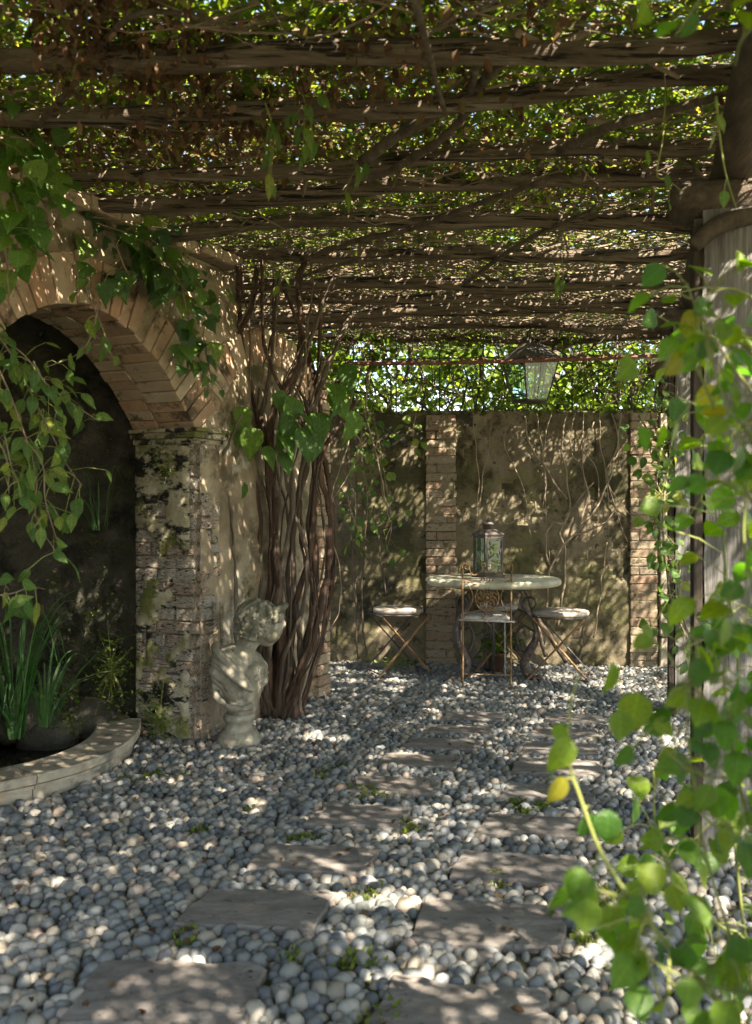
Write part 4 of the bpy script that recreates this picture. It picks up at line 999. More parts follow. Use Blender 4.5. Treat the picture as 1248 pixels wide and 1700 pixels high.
# ------------------------------------------------------------------ leafy climbers on the arcade
def climber(name, label, cat, paths, kind, smin, smax, count, tipdir, facing, r_=0.006, mat='twig', jit=0.45, off=0.04, group=None, root_at=None, extra=()):
    """stems along paths [(px,py,Y)...] and leaves spread along them"""
    base = at(*paths[0][0]) if root_at is None else root_at
    root = empty(name, base, label, cat, group)
    P = []
    for pts_ in paths:
        pth = cr([at(*p) for p in pts_], 6); P.append(pth)
        MB().tube([p - base for p in pth], [r_, r_ * 0.75, r_ * 0.4], 5).build('stem', M[mat], root, True)
    tot = [sum((a[i + 1] - a[i]).length for i in range(len(a) - 1)) for a in P]; T_ = sum(tot)
    pet = MB()
    for a, tl in zip(P, tot):
        for k in range(max(1, int(round(count * tl / T_)))):
            i = random.randrange(len(a) - 1); p = a[i].lerp(a[i + 1], random.random())
            d = rv(off); d.z -= abs(d.z) * 0.3; q = p + d
            pet.tube([p - base, (p + q) / 2 - base + Vector((0, 0, 0.01)), q - base], [0.0018], 3, caps=False)
            leaf_part(root, q, Vector(tipdir) + rv(jit) + d.normalized() * 0.5, Vector(facing) + rv(0.45), random.uniform(smin, smax), kind, random.uniform(0.85, 1.15))
    tag(pet.build('leaf_stalks', M['stem_green'], root), kind='stuff')
    for e in extra: leaf_part(root, at(*e[:3]), Vector(tipdir) + rv(0.2), Vector(facing) + rv(0.3), e[3], kind)
    return root
climber('ivy', 'dark glossy ivy spilling over the right shoulder of the arch', 'ivy',
        [[(160, 370, 4.62), (215, 390, 4.7), (260, 420, 4.8), (300, 470, 4.95), (335, 530, 5.1)], [(190, 400, 4.6), (205, 440, 4.6), (225, 475, 4.65)], [(240, 390, 4.75), (290, 430, 4.95), (330, 470, 5.1), (360, 520, 5.3)],
         [(150, 360, 4.6), (200, 365, 4.75), (250, 375, 4.9)], [(300, 470, 4.95), (315, 540, 5.05), (330, 590, 5.1)], [(170, 380, 4.7), (230, 410, 4.8), (270, 450, 4.9)]],
        'ivy', 0.07, 0.135, 92, (0.2, -0.25, -1.0), (0.75, -0.6, 0.45), 0.006, 'twig', 0.35, 0.07)
climber('ivy', 'ivy strand trailing down the wall between arch and vine trunk', 'ivy',
        [[(335, 560, 5.15), (345, 600, 5.2), (352, 640, 5.25), (350, 660, 5.25)], [(340, 540, 5.2), (330, 600, 5.2), (328, 650, 5.2)]], 'ivy', 0.05, 0.09, 16, (0.1, -0.2, -1), (0.8, -0.6, 0.3), 0.004, 'twig', 0.3, 0.03)
climber('leafy_vine', 'broad leaved vine hanging over the wall at the upper left edge', 'vine',
        [[(-30, 200, 3.6), (20, 240, 3.65), (60, 280, 3.7), (90, 340, 3.8)], [(-20, 260, 3.6), (20, 320, 3.65), (30, 380, 3.7), (20, 460, 3.75)], [(-10, 230, 3.5), (40, 230, 3.6), (75, 260, 3.7), (85, 300, 3.75)], [(-40, 330, 3.6), (5, 400, 3.65), (15, 500, 3.7)]],
        'big', 0.055, 0.115, 64, (0.15, -0.2, -1.0), (0.6, -0.75, 0.35), 0.005, 'twig', 0.35, 0.06)
climber('leafy_vine', 'thin shoot with pale leaves dangling in front of the arch crown', 'vine',
        [[(140, 480, 4.2), (160, 520, 4.2), (175, 560, 4.2), (185, 590, 4.2), (190, 600, 4.2)], [(165, 500, 4.2), (150, 560, 4.15), (125, 590, 4.1), (75, 610, 4.0)], [(120, 440, 4.2), (140, 480, 4.2), (165, 470, 4.2)]],
        'light', 0.05, 0.085, 16, (0.1, -0.2, -1), (0.5, -0.8, 0.3), 0.004, 'twig', 0.35, 0.03)
climber('hanging_spray', 'arching spray of small oval leaves hanging in front of the dark grotto', 'vine',
        [[(-30, 520, 3.55), (0, 560, 3.6), (40, 590, 3.65), (80, 640, 3.7), (120, 670, 3.75), (165, 700, 3.8)], [(0, 560, 3.6), (25, 600, 3.6), (55, 660, 3.65), (85, 720, 3.65), (110, 770, 3.7), (135, 805, 3.7)],
         [(-30, 560, 3.5), (10, 640, 3.55), (40, 720, 3.55), (60, 790, 3.6), (60, 860, 3.6), (95, 920, 3.6)], [(-40, 640, 3.5), (0, 700, 3.5), (20, 780, 3.5), (30, 800, 3.5)], [(55, 600, 3.65), (70, 630, 3.65), (95, 660, 3.7), (90, 700, 3.7)],
         [(40, 730, 3.55), (70, 770, 3.6), (75, 830, 3.6), (95, 900, 3.6)], [(-20, 700, 3.5), (10, 760, 3.5), (15, 820, 3.5)]],
        'light', 0.05, 0.092, 150, (0.25, -0.2, -0.9), (0.5, -0.7, 0.5), 0.0045, 'twig', 0.4, 0.045)
climber('hanging_spray', 'lone shoot with a few bright leaves above the reeds', 'vine',
        [[(-20, 990, 3.4), (20, 985, 3.4), (50, 975, 3.4), (75, 978, 3.4)], [(-10, 965, 3.4), (5, 968, 3.4), (15, 980, 3.4)]], 'light', 0.07, 0.10, 9, (0.2, -0.2, -0.6), (0.3, -0.8, 0.5), 0.003, 'twig', 0.45, 0.025)
climber('roof_shoot', 'few green leaves drooping from the roof between the second and third poles', 'vine',
        [[(440, 170, 3.3), (455, 220, 3.35), (460, 260, 3.4)], [(500, 150, 3.3), (515, 200, 3.3), (520, 240, 3.3)], [(580, 230, 3.9), (590, 260, 3.9), (595, 280, 3.9)]], 'light', 0.05, 0.09, 22, (0.1, 0, -1), (0.4, -0.8, 0.3), 0.003, 'stem_green', 0.3, 0.04, 'leafy shoots hanging from the roof')
climber('roof_shoot', 'small leaf shoot hanging above the table side of the sixth pole', 'vine',
        [[(470, 440, 5.4), (470, 450, 5.4), (466, 470, 5.4)], [(930, 420, 5.2), (935, 450, 5.2), (930, 475, 5.2)]], 'light', 0.06, 0.09, 8, (0.1, 0, -1), (0.4, -0.8, 0.3), 0.003, 'stem_green', 0.3, 0.04, 'leafy shoots hanging from the roof')
# young leafy shoots on the back wall left of the brick strip
climber('wall_climber', 'light green young shoots trailing on the wall left of the brick strip', 'vine',
        [[(620, 690, 7.9), (630, 740, 7.9), (640, 800, 7.9), (650, 870, 7.9), (640, 920, 7.9)], [(600, 700, 7.9), (600, 760, 7.9), (610, 830, 7.9), (605, 900, 7.9)], [(690, 690, 8.0), (685, 720, 8.0), (690, 760, 8.0)], [(570, 780, 7.8), (590, 830, 7.8), (585, 900, 7.8)]],
        'rose', 0.05, 0.09, 70, (0.1, -0.3, -0.8), (0.3, -0.9, 0.3), 0.005, 'twig', 0.5, 0.06)
# fern and weeds on the pier
def tuft(name, label, base, count, spread, size, down=0.5, cat='plant', mat='leaf_moss'):
    g_ = np.random.default_rng(hash(name + label) % 1000 if False else len(label) * 7)
    p = g_.normal(0, 1, (count, 3)) * np.array(spread)
    root = empty(name, base, label, cat)
    mb = MB()
    for k in range(0, count, 6): mb.tube([(0, 0, 0), tuple(p[k] * 0.5 + np.array((0, 0, 0.01))), tuple(p[k])], [0.0015], 3, caps=False)
    mb.build('stalks', M['stem_green'], root)
    o = cloud_obj('foliage', p, size, M[mat], root, tip_down=down); tag(o, kind='stuff'); return root
tuft('maidenhair_fern', 'pale maidenhair fern growing out under the impost on the pier', AW(-0.03, 1.62, -0.16), 260, (0.05, 0.035, 0.085), 0.024, mat='leaf_tree')
tuft('weed', 'green weeds in the corner between curb and pier foot', AW(-0.06, 0.12, -0.22), 320, (0.05, 0.05, 0.10), 0.022, 0, mat='leaf_tree')
tuft('weed', 'leafy weed growing up the rock beside the pier', AW(-0.20, 0.42, -0.45), 260, (0.06, 0.05, 0.13), 0.026, 0, mat='leaf_tree')
tuft('weed', 'small weed with star shaped leaves on the mossy boulder', AW(-0.42, 0.30, -0.62), 60, (0.04, 0.04, 0.03), 0.03, 0, mat='leaf_tree')
tuft('weed', 'low weed at the wall foot below the left stool', at(655, 1100, 7.7), 120, (0.10, 0.05, 0.03), 0.025, 0, mat='leaf_tree')

# ------------------------------------------------------------------ stone bust
bust = empty('stone_bust', gnd(397, 1238), 'weathered stone bust of a curly haired child seen from behind on a round socle', 'statue')
def fused(name, mb, mat, parent, voxel, smooth_it, disp=None):
    me = mb.mesh('tmp', mat); o = bpy.data.objects.new('tmp', me); COL.objects.link(o)
    r = o.modifiers.new('r', 'REMESH'); r.mode = 'VOXEL'; r.voxel_size = voxel
    s = o.modifiers.new('s', 'SMOOTH'); s.iterations = smooth_it; s.factor = 0.5
    dg = bpy.context.evaluated_depsgraph_get(); dg.update()
    nm = bpy.data.meshes.new_from_object(o.evaluated_get(dg)); bpy.data.objects.remove(o)
    nm.name = name
    if disp:
        for v in nm.vertices: v.co += v.normal * disp(v.co)
    nm.materials.clear(); nm.materials.append(mat)
    nm.polygons.foreach_set('use_smooth', [True] * len(nm.polygons))
    return link(name, nm, parent)
def ry(a): return Matrix.Rotation(a, 3, 'Y')
b = MB()
b.lathe([(0.120, 0.0), (0.128, 0.008), (0.128, 0.040), (0.122, 0.052), (0.112, 0.056), (0.114, 0.066), (0.106, 0.082), (0.092, 0.090), (0.080, 0.104), (0.076, 0.130), (0.082, 0.146), (0.090, 0.152), (0.091, 0.172), (0.086, 0.184), (0.078, 0.188)], 36)
b.build('socle', M['bust'], bust, True)
b = MB()
b.ell((0.012, 0.0, 0.255), (0.096, 0.080, 0.13)); b.ell((0.0, 0.01, 0.36), (0.135, 0.10, 0.15), ry(-0.15)); b.ell((-0.045, 0.0, 0.44), (0.115, 0.10, 0.14), ry(0.25))
b.ell((-0.105, -0.01, 0.44), (0.060, 0.075, 0.115), ry(0.12)); b.ell((0.06, 0.06, 0.43), (0.085, 0.085, 0.11)); b.ell((-0.02, 0.02, 0.515), (0.10, 0.09, 0.065), ry(0.25))
b.ell((0.07, -0.05, 0.36), (0.05, 0.05, 0.12), ry(0.2))
for k in range(7):
    t = k / 6; b.ell((0.0 + 0.075 * t, 0.02 + 0.01 * t, 0.51 + 0.12 * t), 0.066 - 0.006 * math.sin(t * PI))
b.ell((0.105, 0.03, 0.70), (0.118, 0.105, 0.122), ry(0.35)); b.ell((0.155, 0.055, 0.655), (0.085, 0.078, 0.085), ry(0.5)); b.ell((0.145, 0.045, 0.600), (0.055, 0.055, 0.035), ry(0.35))
b.ell((0.185, 0.0, 0.635), (0.045, 0.05, 0.045)); b.ell((0.215, 0.05, 0.66), (0.03, 0.045, 0.04)); b.ell((0.245, 0.055, 0.695), (0.020, 0.016, 0.026), ry(-0.5)); b.ell((0.226, 0.055, 0.655), (0.016, 0.02, 0.010)); b.ell((0.205, 0.055, 0.618), (0.026, 0.03, 0.022))
b.ell((0.22, 0.06, 0.735), (0.035, 0.06, 0.035))
b.ell((0.135, -0.075, 0.665), (0.020, 0.014, 0.030), ry(0.3))
body = fused('body', b, M['bust'], bust, 0.0065, 6, lambda c: 0.003 * math.sin(c.x * 60 + c.z * 40) * (1 if c.z < 0.5 else 0.2))
# hair: swirling locks laid over the skull
h = MB(); hc = Vector((0.100, 0.022, 0.712)); rr_ = random.Random(4)
h.ell(hc, (0.122, 0.112, 0.118), ry(0.3))
def on_skull(az, el, k=1.0):
    p = Vector((math.cos(el) * math.cos(az) * 0.124, math.cos(el) * math.sin(az) * 0.114, math.sin(el) * 0.120)) * k
    return hc + ry(0.3) @ p
for ring in range(7):
    el = 1.25 - ring * 0.29
    cnt = max(4, int(17 * math.cos(el)))
    for q in range(cnt):
        az = 2 * PI * q / cnt + ring * 0.5
        if -0.75 < az % (2 * PI) - 2 * PI * (az % (2 * PI) > PI) < 0.95 and el < 0.25: continue      # leaves the face free (it looks along +x)
        c = []
        turn = rr_.uniform(0.9, 1.5); s0 = rr_.uniform(0, 6)
        for k in range(9):
            u_ = k / 8; rad = 0.15 * (1 - 0.7 * u_)
            c.append(on_skull(az + rad * math.cos(s0 + u_ * turn * 2 * PI), el + rad * math.sin(s0 + u_ * turn * 2 * PI), 1.01 + 0.035 * u_))
        h.tube(c, [0.010, 0.013, 0.012, 0.008], 6)
for q in range(13):        # curls hanging on the nape and round the ear
    az = 2.0 + q * 0.24
    c0 = on_skull(az, -0.62, 1.0)
    c = [c0 + Vector((0.012 * math.cos(k * 1.5 + q), 0.012 * math.sin(k * 1.5 + q), -0.006 * k)) for k in range(7)]
    h.tube(c, [0.012, 0.013, 0.008], 6)
for q in range(5):         # forelock standing up over the brow
    c0 = Vector((0.205, 0.02 + q * 0.018, 0.775))
    c = cr([c0, c0 + Vector((0.03, 0, 0.012)), c0 + Vector((0.048, 0, 0.022)), c0 + Vector((0.056, 0, 0.036))], 4)
    h.tube(c, [0.026, 0.026, 0.023, 0.016], 7)
fused('hair', h, M['hair'], bust, 0.0036, 1)
# drapery: a rolled shawl from the left shoulder across the back to a fold at the right
d = MB()
for k, (off, rad) in enumerate(((0.0, 0.019), (0.028, 0.018), (0.052, 0.014))):
    pth = cr([Vector((-0.135, 0.03, 0.575 - off)), Vector((-0.135, -0.045, 0.560 - off)), Vector((-0.085, -0.095 - 0.01 * k, 0.535 - off)), Vector((-0.02, -0.110 - 0.01 * k, 0.47 - off)), Vector((0.045, -0.105 - 0.008 * k, 0.395 - off * 0.6)), Vector((0.095, -0.06, 0.345 - off * 0.3)), Vector((0.128, 0.0, 0.345)), Vector((0.138, 0.05, 0.40)), Vector((0.118, 0.09, 0.47)), Vector((0.06, 0.11, 0.52)), Vector((-0.03, 0.10, 0.56))], 5)
    d.tube(pth, [rad * 1.15, rad * 1.2, rad, rad * 0.9, rad * 1.25, rad * 1.1, rad], 7)
for k in range(4):
    t = k / 3
    pth = cr([Vector((0.01 + 0.02 * k, -0.10, 0.45 - 0.03 * k)), Vector((0.075 + 0.012 * k, -0.075, 0.37 + 0.012 * k)), Vector((0.115, -0.02, 0.385 + 0.018 * k)), Vector((0.12, 0.06, 0.45))], 5)
    d.tube(pth, [0.010, 0.014, 0.016, 0.010], 6)
d.ell((0.085, 0.02, 0.42), (0.065, 0.075, 0.065), ry(0.4))
d.ell((0.004, 0.005, 0.355), (0.140, 0.106, 0.135), ry(-0.15)); d.ell((-0.045, 0.0, 0.44), (0.120, 0.106, 0.140), ry(0.25)); d.ell((-0.105, -0.01, 0.44), (0.064, 0.080, 0.115), ry(0.12)); d.ell((-0.02, 0.02, 0.515), (0.106, 0.096, 0.060), ry(0.25))
# lower hem sweeping over the chest cut
for k in range(2):
    pth = cr([Vector((-0.150, -0.02, 0.40 - 0.05 * k)), Vector((-0.115, -0.075, 0.31 - 0.02 * k)), Vector((-0.05, -0.10, 0.245)), Vector((0.02, -0.10, 0.225 + 0.012 * k)), Vector((0.085, -0.07, 0.235 + 0.02 * k))], 5)
    d.tube(pth, [0.012, 0.016, 0.014, 0.012], 6)
fused('drapery', d, M['bust'], bust, 0.0048, 2, lambda c: 0.0065 * math.sin(75 * (0.75 * c.x + 0.55 * c.z) + 4 * math.sin(14 * c.z)))

# ------------------------------------------------------------------ table
TC = Vector((0.945, 7.50, 0))
table = empty('garden_table', TC, 'round stone topped garden table on scrolled cast iron legs before the wall', 'table')
MB().lathe([(0.46, 0.752), (0.515, 0.757), (0.532, 0.768), (0.537, 0.785), (0.532, 0.802), (0.518, 0.812), (0.0, 0.816)], 48).build('table_top', M['tabletop'], table, True)
MB().lathe([(0.30, 0.728), (0.32, 0.730), (0.32, 0.751), (0.30, 0.752)], 24).build('iron_ring', M['iron'], table, True)
MB().tube([(0, 0.02, 0.0), (0, 0.02, 0.73)], [0.013], 8).build('centre_rod', M['iron'], table, True)
for k, a in enumerate((math.radians(205), math.radians(335), math.radians(90))):
    e = Vector((math.cos(a), math.sin(a), 0)); tz = Vector((-e.y, e.x, 0))
    Z = lambda r_, z_: e * r_ + Vector((0, 0, z_))
    main = cr([Z(0.20, 0.735), Z(0.235, 0.68), Z(0.225, 0.62), Z(0.29, 0.54), Z(0.345, 0.44), Z(0.345, 0.34), Z(0.295, 0.24), Z(0.255, 0.15), Z(0.27, 0.07), Z(0.33, 0.03), Z(0.38, 0.045)], 6)
    leg = MB().tube(main, [0.012, 0.014, 0.017, 0.021, 0.027, 0.038, 0.047, 0.050, 0.046, 0.034, 0.024], 8, flat=(1.0, 0.75)).build('leg', M['cast'], table, True)
    sc = MB()
    sc.tube(cr([Z(0.30, 0.53), Z(0.245, 0.60), Z(0.27, 0.66), Z(0.33, 0.66), Z(0.345, 0.61), Z(0.315, 0.58), Z(0.295, 0.605)], 6), [0.014, 0.011, 0.007], 6)
    sc.tube(cr([Z(0.335, 0.40), Z(0.24, 0.44), Z(0.19, 0.36), Z(0.22, 0.25), Z(0.29, 0.23)], 6), [0.010, 0.013, 0.010], 6)
    sc.tube(cr([Z(0.24, 0.42), Z(0.21, 0.50), Z(0.26, 0.55)], 6), [0.010, 0.007], 6)
    sc.build('scroll', M['iron'], leg, True)
    ac = MB()
    for q in range(9):       # acanthus lobes along the shin
        i = 30 + q * 3
        if i >= len(main): break
        p = main[i]
        for sd in (-1, 1):
            ac.ell(p + tz * sd * 0.030 + e * 0.012, (0.020, 0.014, 0.026), Matrix.Rotation(0.5 * sd, 3, e), 8, 5)
    ac.ell(Z(0.375, 0.035), (0.030, 0.030, 0.026), None, 10, 6)
    ac.build('acanthus', M['cast'], leg, True)

# ------------------------------------------------------------------ scroll back chair (faces the table)
CH = at(808, 1138, 7.02); CH.z = 0.03
chair = empty('iron_chair', CH, 'rusty wrought iron chair with scrolled back and oval medallion before the table', 'chair', None, -0.04)
W = 0.18
for sx in (-1, 1):
    back_leg = MB().tube(cr([(sx * W, 0.0, 0.0), (sx * W, 0.0, 0.30), (sx * W, 0.0, 0.50), (sx * W * 1.01, -0.01, 0.70), (sx * W * 1.02, -0.025, 0.88)], 5), [0.0075], 7).build('back_post', M['rust'], chair, True)
    MB().tube(cr([(sx * W * 1.02, -0.025, 0.87), (sx * W * 1.04, -0.026, 0.905), (sx * (W - 0.012), -0.026, 0.925), (sx * (W - 0.045), -0.026, 0.905), (sx * (W - 0.035), -0.026, 0.880), (sx * (W - 0.015), -0.026, 0.888), (sx * (W - 0.018), -0.026, 0.903)], 6), [0.0085, 0.007, 0.005], 7).build('post_scroll', M['rust'], back_leg, True)
    MB().tube([(sx * (W - 0.005), 0.40, 0.0), (sx * W * 0.94, 0.37, 0.49)], [0.010], 6, flat=(1.3, 0.7)).build('front_leg', M['whiteworn'], chair, True)
    # S bar from the scroll down to the crest
    MB().tube(cr([(sx * (W - 0.045), -0.026, 0.905), (sx * (W - 0.055), -0.026, 0.86), (sx * (W - 0.075), -0.026, 0.838), (sx * (W - 0.105), -0.026, 0.842), (sx * (W - 0.135), -0.026, 0.862), (0, -0.026, 0.858)], 5), [0.0055], 6).build('crest_bar', M['rust'], chair, True)
    # bowed bars either side of the medallion
    MB().tube(cr([(sx * W, -0.02, 0.81), (sx * (W - 0.055), -0.015, 0.735), (sx * (W - 0.075), -0.012, 0.665), (sx * (W - 0.05), -0.006, 0.59), (sx * W, 0.0, 0.525)], 5), [0.0045], 6).build('bowed_bar', M['rust'], chair, True)
    MB().tube(cr([(sx * (W - 0.01), -0.02, 0.80), (sx * 0.10, -0.02, 0.77), (sx * 0.03, -0.02, 0.765), (sx * 0.015, -0.02, 0.80), (sx * 0.04, -0.02, 0.815), (sx * 0.042, -0.02, 0.795)], 5), [0.004], 6).build('curl', M['rust'], chair, True)
    MB().tube(cr([(sx * (W - 0.01), 0.0, 0.525), (sx * 0.10, -0.01, 0.56), (sx * 0.02, -0.012, 0.575), (sx * 0.008, -0.012, 0.54), (sx * 0.035, -0.012, 0.525), (sx * 0.035, -0.012, 0.55)], 5), [0.004], 6).build('curl', M['rust'], chair, True)
    MB().tube(cr([(sx * 0.005, -0.026, 0.865), (sx * 0.03, -0.026, 0.885), (sx * 0.045, -0.026, 0.915), (sx * 0.02, -0.026, 0.925), (sx * 0.012, -0.026, 0.905), (sx * 0.026, -0.026, 0.90)], 5), [0.0045], 6).build('crest_curl', M['rust'], chair, True)
MB().tube([(-W, -0.022, 0.815), (W, -0.022, 0.815)], [0.0055], 6).build('back_rail', M['rust'], chair, True)
MB().tube([(-0.045, -0.026, 0.927), (0.045, -0.026, 0.927)], [0.004], 6).build('crest_top', M['rust'], chair, True)
# medallion: pierced oval
med = MB()
ov = lambda s, t: Vector((0.088 * s * math.cos(t), -0.016, 0.665 + 0.098 * s * math.sin(t)))
med.tube([ov(1, 2 * PI * k / 32) for k in range(33)], [0.0065], 6, caps=False)
for k in range(10):
    t = 2 * PI * k / 10
    med.tube([ov(0.30 + 0.68 * q / 8, t + 0.35 * math.sin(q / 8 * PI * 1.6)) for q in range(9)], [0.0042], 5)
    c = ov(0.66, t + 0.31); med.tube([c + Vector((0.016 * math.cos(a), 0, 0.018 * math.sin(a))) for a in np.linspace(0, 5.2, 9)], [0.0036], 5)
med.tube([ov(0.30, 2 * PI * k / 14) for k in range(15)], [0.005], 5, caps=False); med.ell((0, -0.016, 0.665), (0.014, 0.006, 0.016), None, 8, 5)
med.build('medallion', M['rust'], chair, True)
MB().tube([(0, -0.018, 0.76), (0, -0.02, 0.815)], [0.004], 5).build('tie', M['rust'], chair, True)
# seat
sv = MB(); n_ = 28; prof_ = []
for i in range(n_):
    a = 2 * PI * i / n_
    ex = 0.6; cx2 = math.copysign(abs(math.cos(a)) ** ex, math.cos(a)) * 0.185; cy2 = math.copysign(abs(math.sin(a)) ** ex, math.sin(a)) * 0.19 + 0.19
    prof_.append((cx2, cy2))
v = [(x_, y_, 0.485) for x_, y_ in prof_] + [(x_, y_, 0.515) for x_, y_ in prof_] + [(x_ * 0.8, (y_ - 0.19) * 0.8 + 0.19, 0.530) for x_, y_ in prof_] + [(0, 0.19, 0.533)]
f = [tuple(range(n_))]
for i in range(n_):
    j = (i + 1) % n_; f += [(i, j, n_ + j, n_ + i), (n_ + i, n_ + j, 2 * n_ + j, 2 * n_ + i), (2 * n_ + i, 2 * n_ + j, 3 * n_)]
sv.raw(v, f).build('seat', M['whiteworn'], chair, True)
MB().tube([(-0.21, 0.0, 0.498), (0.21, -0.004, 0.485)], [0.008], 6).build('seat_rail', M['whiteworn'], chair, True)
MB().tube([(-0.19, 0.38, 0.49), (0.19, 0.38, 0.49)], [0.008], 6).build('seat_rail', M['whiteworn'], chair, True)
MB().tube([(-W, 0.0, 0.09), (W, 0.0, 0.085)], [0.005], 6).build('stretcher', M['rust'], chair, True)
for sx in (-1, 1): MB().tube([(sx * W, 0.0, 0.12), (sx * W, 0.395, 0.11)], [0.005], 6).build('stretcher', M['rust'], chair, True)

# ------------------------------------------------------------------ folding stools
def stool(label, c, rz, seat_w):
    root = empty('folding_stool', c, label, 'stool', 'folding stools round the stone table', rz)
    MB().lathe([(0.0, 0.492), (seat_w * 0.96, 0.492), (seat_w, 0.500), (seat_w * 1.005, 0.518), (seat_w * 0.97, 0.530), (0.0, 0.536)], 28).build('seat', M['seat'], root, True)
    mb = MB(); mb.tube([(seat_w * 1.0 * math.cos(a), seat_w * math.sin(a), 0.484) for a in np.linspace(0, 2 * PI, 25)], [0.006], 6, caps=False); mb.build('seat_ring', M['iron'], root, True)
    for y_, mt in ((-0.16, 'wood'), (0.16, 'iron')):
        for sx in (-1, 1):
            MB().tube([(sx * 0.235, y_ + 0.012 * sx, 0.0), (-sx * 0.20, y_ + 0.012 * sx, 0.478)], [0.015 if mt == 'wood' else 0.010], 6, flat=(1.25, 0.5)).build('leg', M[mt], root)
    for sx in (-1, 1):
        MB().tube([(sx * 0.20, -0.17, 0.478), (sx * 0.20, 0.17, 0.478)], [0.007], 6).build('hinge_rail', M['iron'], root, True)
        MB().tube([(sx * 0.215, -0.17, 0.02), (sx * 0.215, 0.17, 0.02)], [0.006], 6).build('foot_rail', M['iron'], root, True)
    MB().tube([(0, -0.18, 0.245), (0, 0.18, 0.245)], [0.006], 6).build('pivot', M['iron'], root, True)
    return root
p = at(661, 1013, 7.62); stool('folding stool with crossed legs standing left of the table', (p.x, p.y, 0.03), 0.35, 0.205)
p = at(930, 1020, 7.42); stool('folding stool with crossed wooden legs standing right of the table', (p.x, p.y, 0.03), -0.30, 0.225)
stool('folding stool half hidden behind the table and chair', (1.03, 7.93 - 0.08, 0.03), 0.1, 0.16)
# potted fern below the table
pot = empty('potted_fern', (1.0, 7.72, 0.03), 'small dark fern in a brown pot in the shade under the table', 'potted plant')
MB().lathe([(0.05, 0.0), (0.075, 0.13), (0.085, 0.13), (0.085, 0.15), (0.07, 0.15), (0.06, 0.12)], 20).build('pot', M['terracotta'], pot, True)
q = rng.normal(0, 1, (160, 3)) * np.array((0.07, 0.07, 0.06)) + np.array((0, 0, 0.22)); tag(cloud_obj('foliage', q, 0.05, M['leaf_tree'], pot, tip_down=0.8), kind='stuff')

# ------------------------------------------------------------------ lantern on the table
LC = Vector((0.90, 7.50, 0.816))
lan = empty('table_lantern', LC, 'tall dark metal lantern with glass panes standing on the stone table', 'lantern', None, 0.50)
lan.scale = (0.82, 0.82, 1.0); hw = 0.098
MB().box((0, 0, 0.012), (0.235, 0.235, 0.024)).build('base', M['iron'], lan, bevel=0.004)
for sx in (-1, 1):
    for sy in (-1, 1): MB().box((sx * hw, sy * hw, 0.18), (0.014, 0.014, 0.312)).build('corner_post', M['iron'], lan)
MB().box((0, 0, 0.345), (0.225, 0.225, 0.018)).build('top_plate', M['iron'], lan, bevel=0.003)
rf = MB(); rf.raw([(-0.105, -0.105, 0.354), (0.105, -0.105, 0.354), (0.105, 0.105, 0.354), (-0.105, 0.105, 0.354), (-0.055, -0.055, 0.385), (0.055, -0.055, 0.385), (0.055, 0.055, 0.385), (-0.055, 0.055, 0.385)], [(0, 1, 5, 4), (1, 2, 6, 5), (2, 3, 7, 6), (3, 0, 4, 7), (4, 5, 6, 7), (0, 3, 2, 1)])
roof = rf.build('roof', M['iron'], lan)
MB().lathe([(0.048, 0.384), (0.050, 0.42), (0.062, 0.424), (0.058, 0.436), (0.02, 0.452), (0.008, 0.455), (0.006, 0.475)], 18).build('chimney', M['iron'], roof, True)
for k in range(4):
    a = k * PI / 2; R3 = Matrix.Rotation(a, 3, 'Z')
    fr2 = MB()
    for zz in (0.036, 0.324): fr2.box(R3 @ Vector((0, -hw, zz)), (0.180, 0.008, 0.014), R3)
    for xx in (-0.080, 0.080): fr2.box(R3 @ Vector((xx, -hw, 0.18)), (0.012, 0.008, 0.274), R3)
    d_ = fr2.build('pane_frame', M['iron'], lan)
    g_ = MB(); g_.box(R3 @ Vector((0, -hw, 0.18)), (0.148, 0.003, 0.274), R3); g_.build('pane', M['glass'], d_)
MB().lathe([(0.03, 0.024), (0.03, 0.12), (0.024, 0.124), (0.0, 0.122)], 16).build('candle', M['wax'], lan, True)

# ------------------------------------------------------------------ hanging lantern
HC = at(880, 590, 7.66)
hl = empty('hanging_lantern', HC, 'big tapered glass lantern hanging under the pergola before the wall top', 'lantern', None, 0.42)
zt, zb = -0.045, -0.375; wt_, wb = 0.165, 0.098
cor = lambda sx, sy, z_: Vector((sx * (wb + (wt_ - wb) * (z_ - zb) / (zt - zb)), sy * (wb + (wt_ - wb) * (z_ - zb) / (zt - zb)), z_))
for sx in (-1, 1):
    for sy in (-1, 1): MB().tube([cor(sx, sy, zb), cor(sx, sy, zt)], [0.010], 4).build('corner_bar', M['iron'], hl)
for zz, nm in ((zb, 'bottom_frame'), (zt, 'top_frame')):
    mb = MB()
    for a, b_ in (((-1, -1), (1, -1)), ((1, -1), (1, 1)), ((1, 1), (-1, 1)), ((-1, 1), (-1, -1))): mb.tube([cor(*a, zz), cor(*b_, zz)], [0.012], 4)
    mb.build(nm, M['iron'], hl)
MB().box((0, 0, zb - 0.005), (wb * 1.9, wb * 1.9, 0.006)).build('floor_plate', M['iron'], hl)
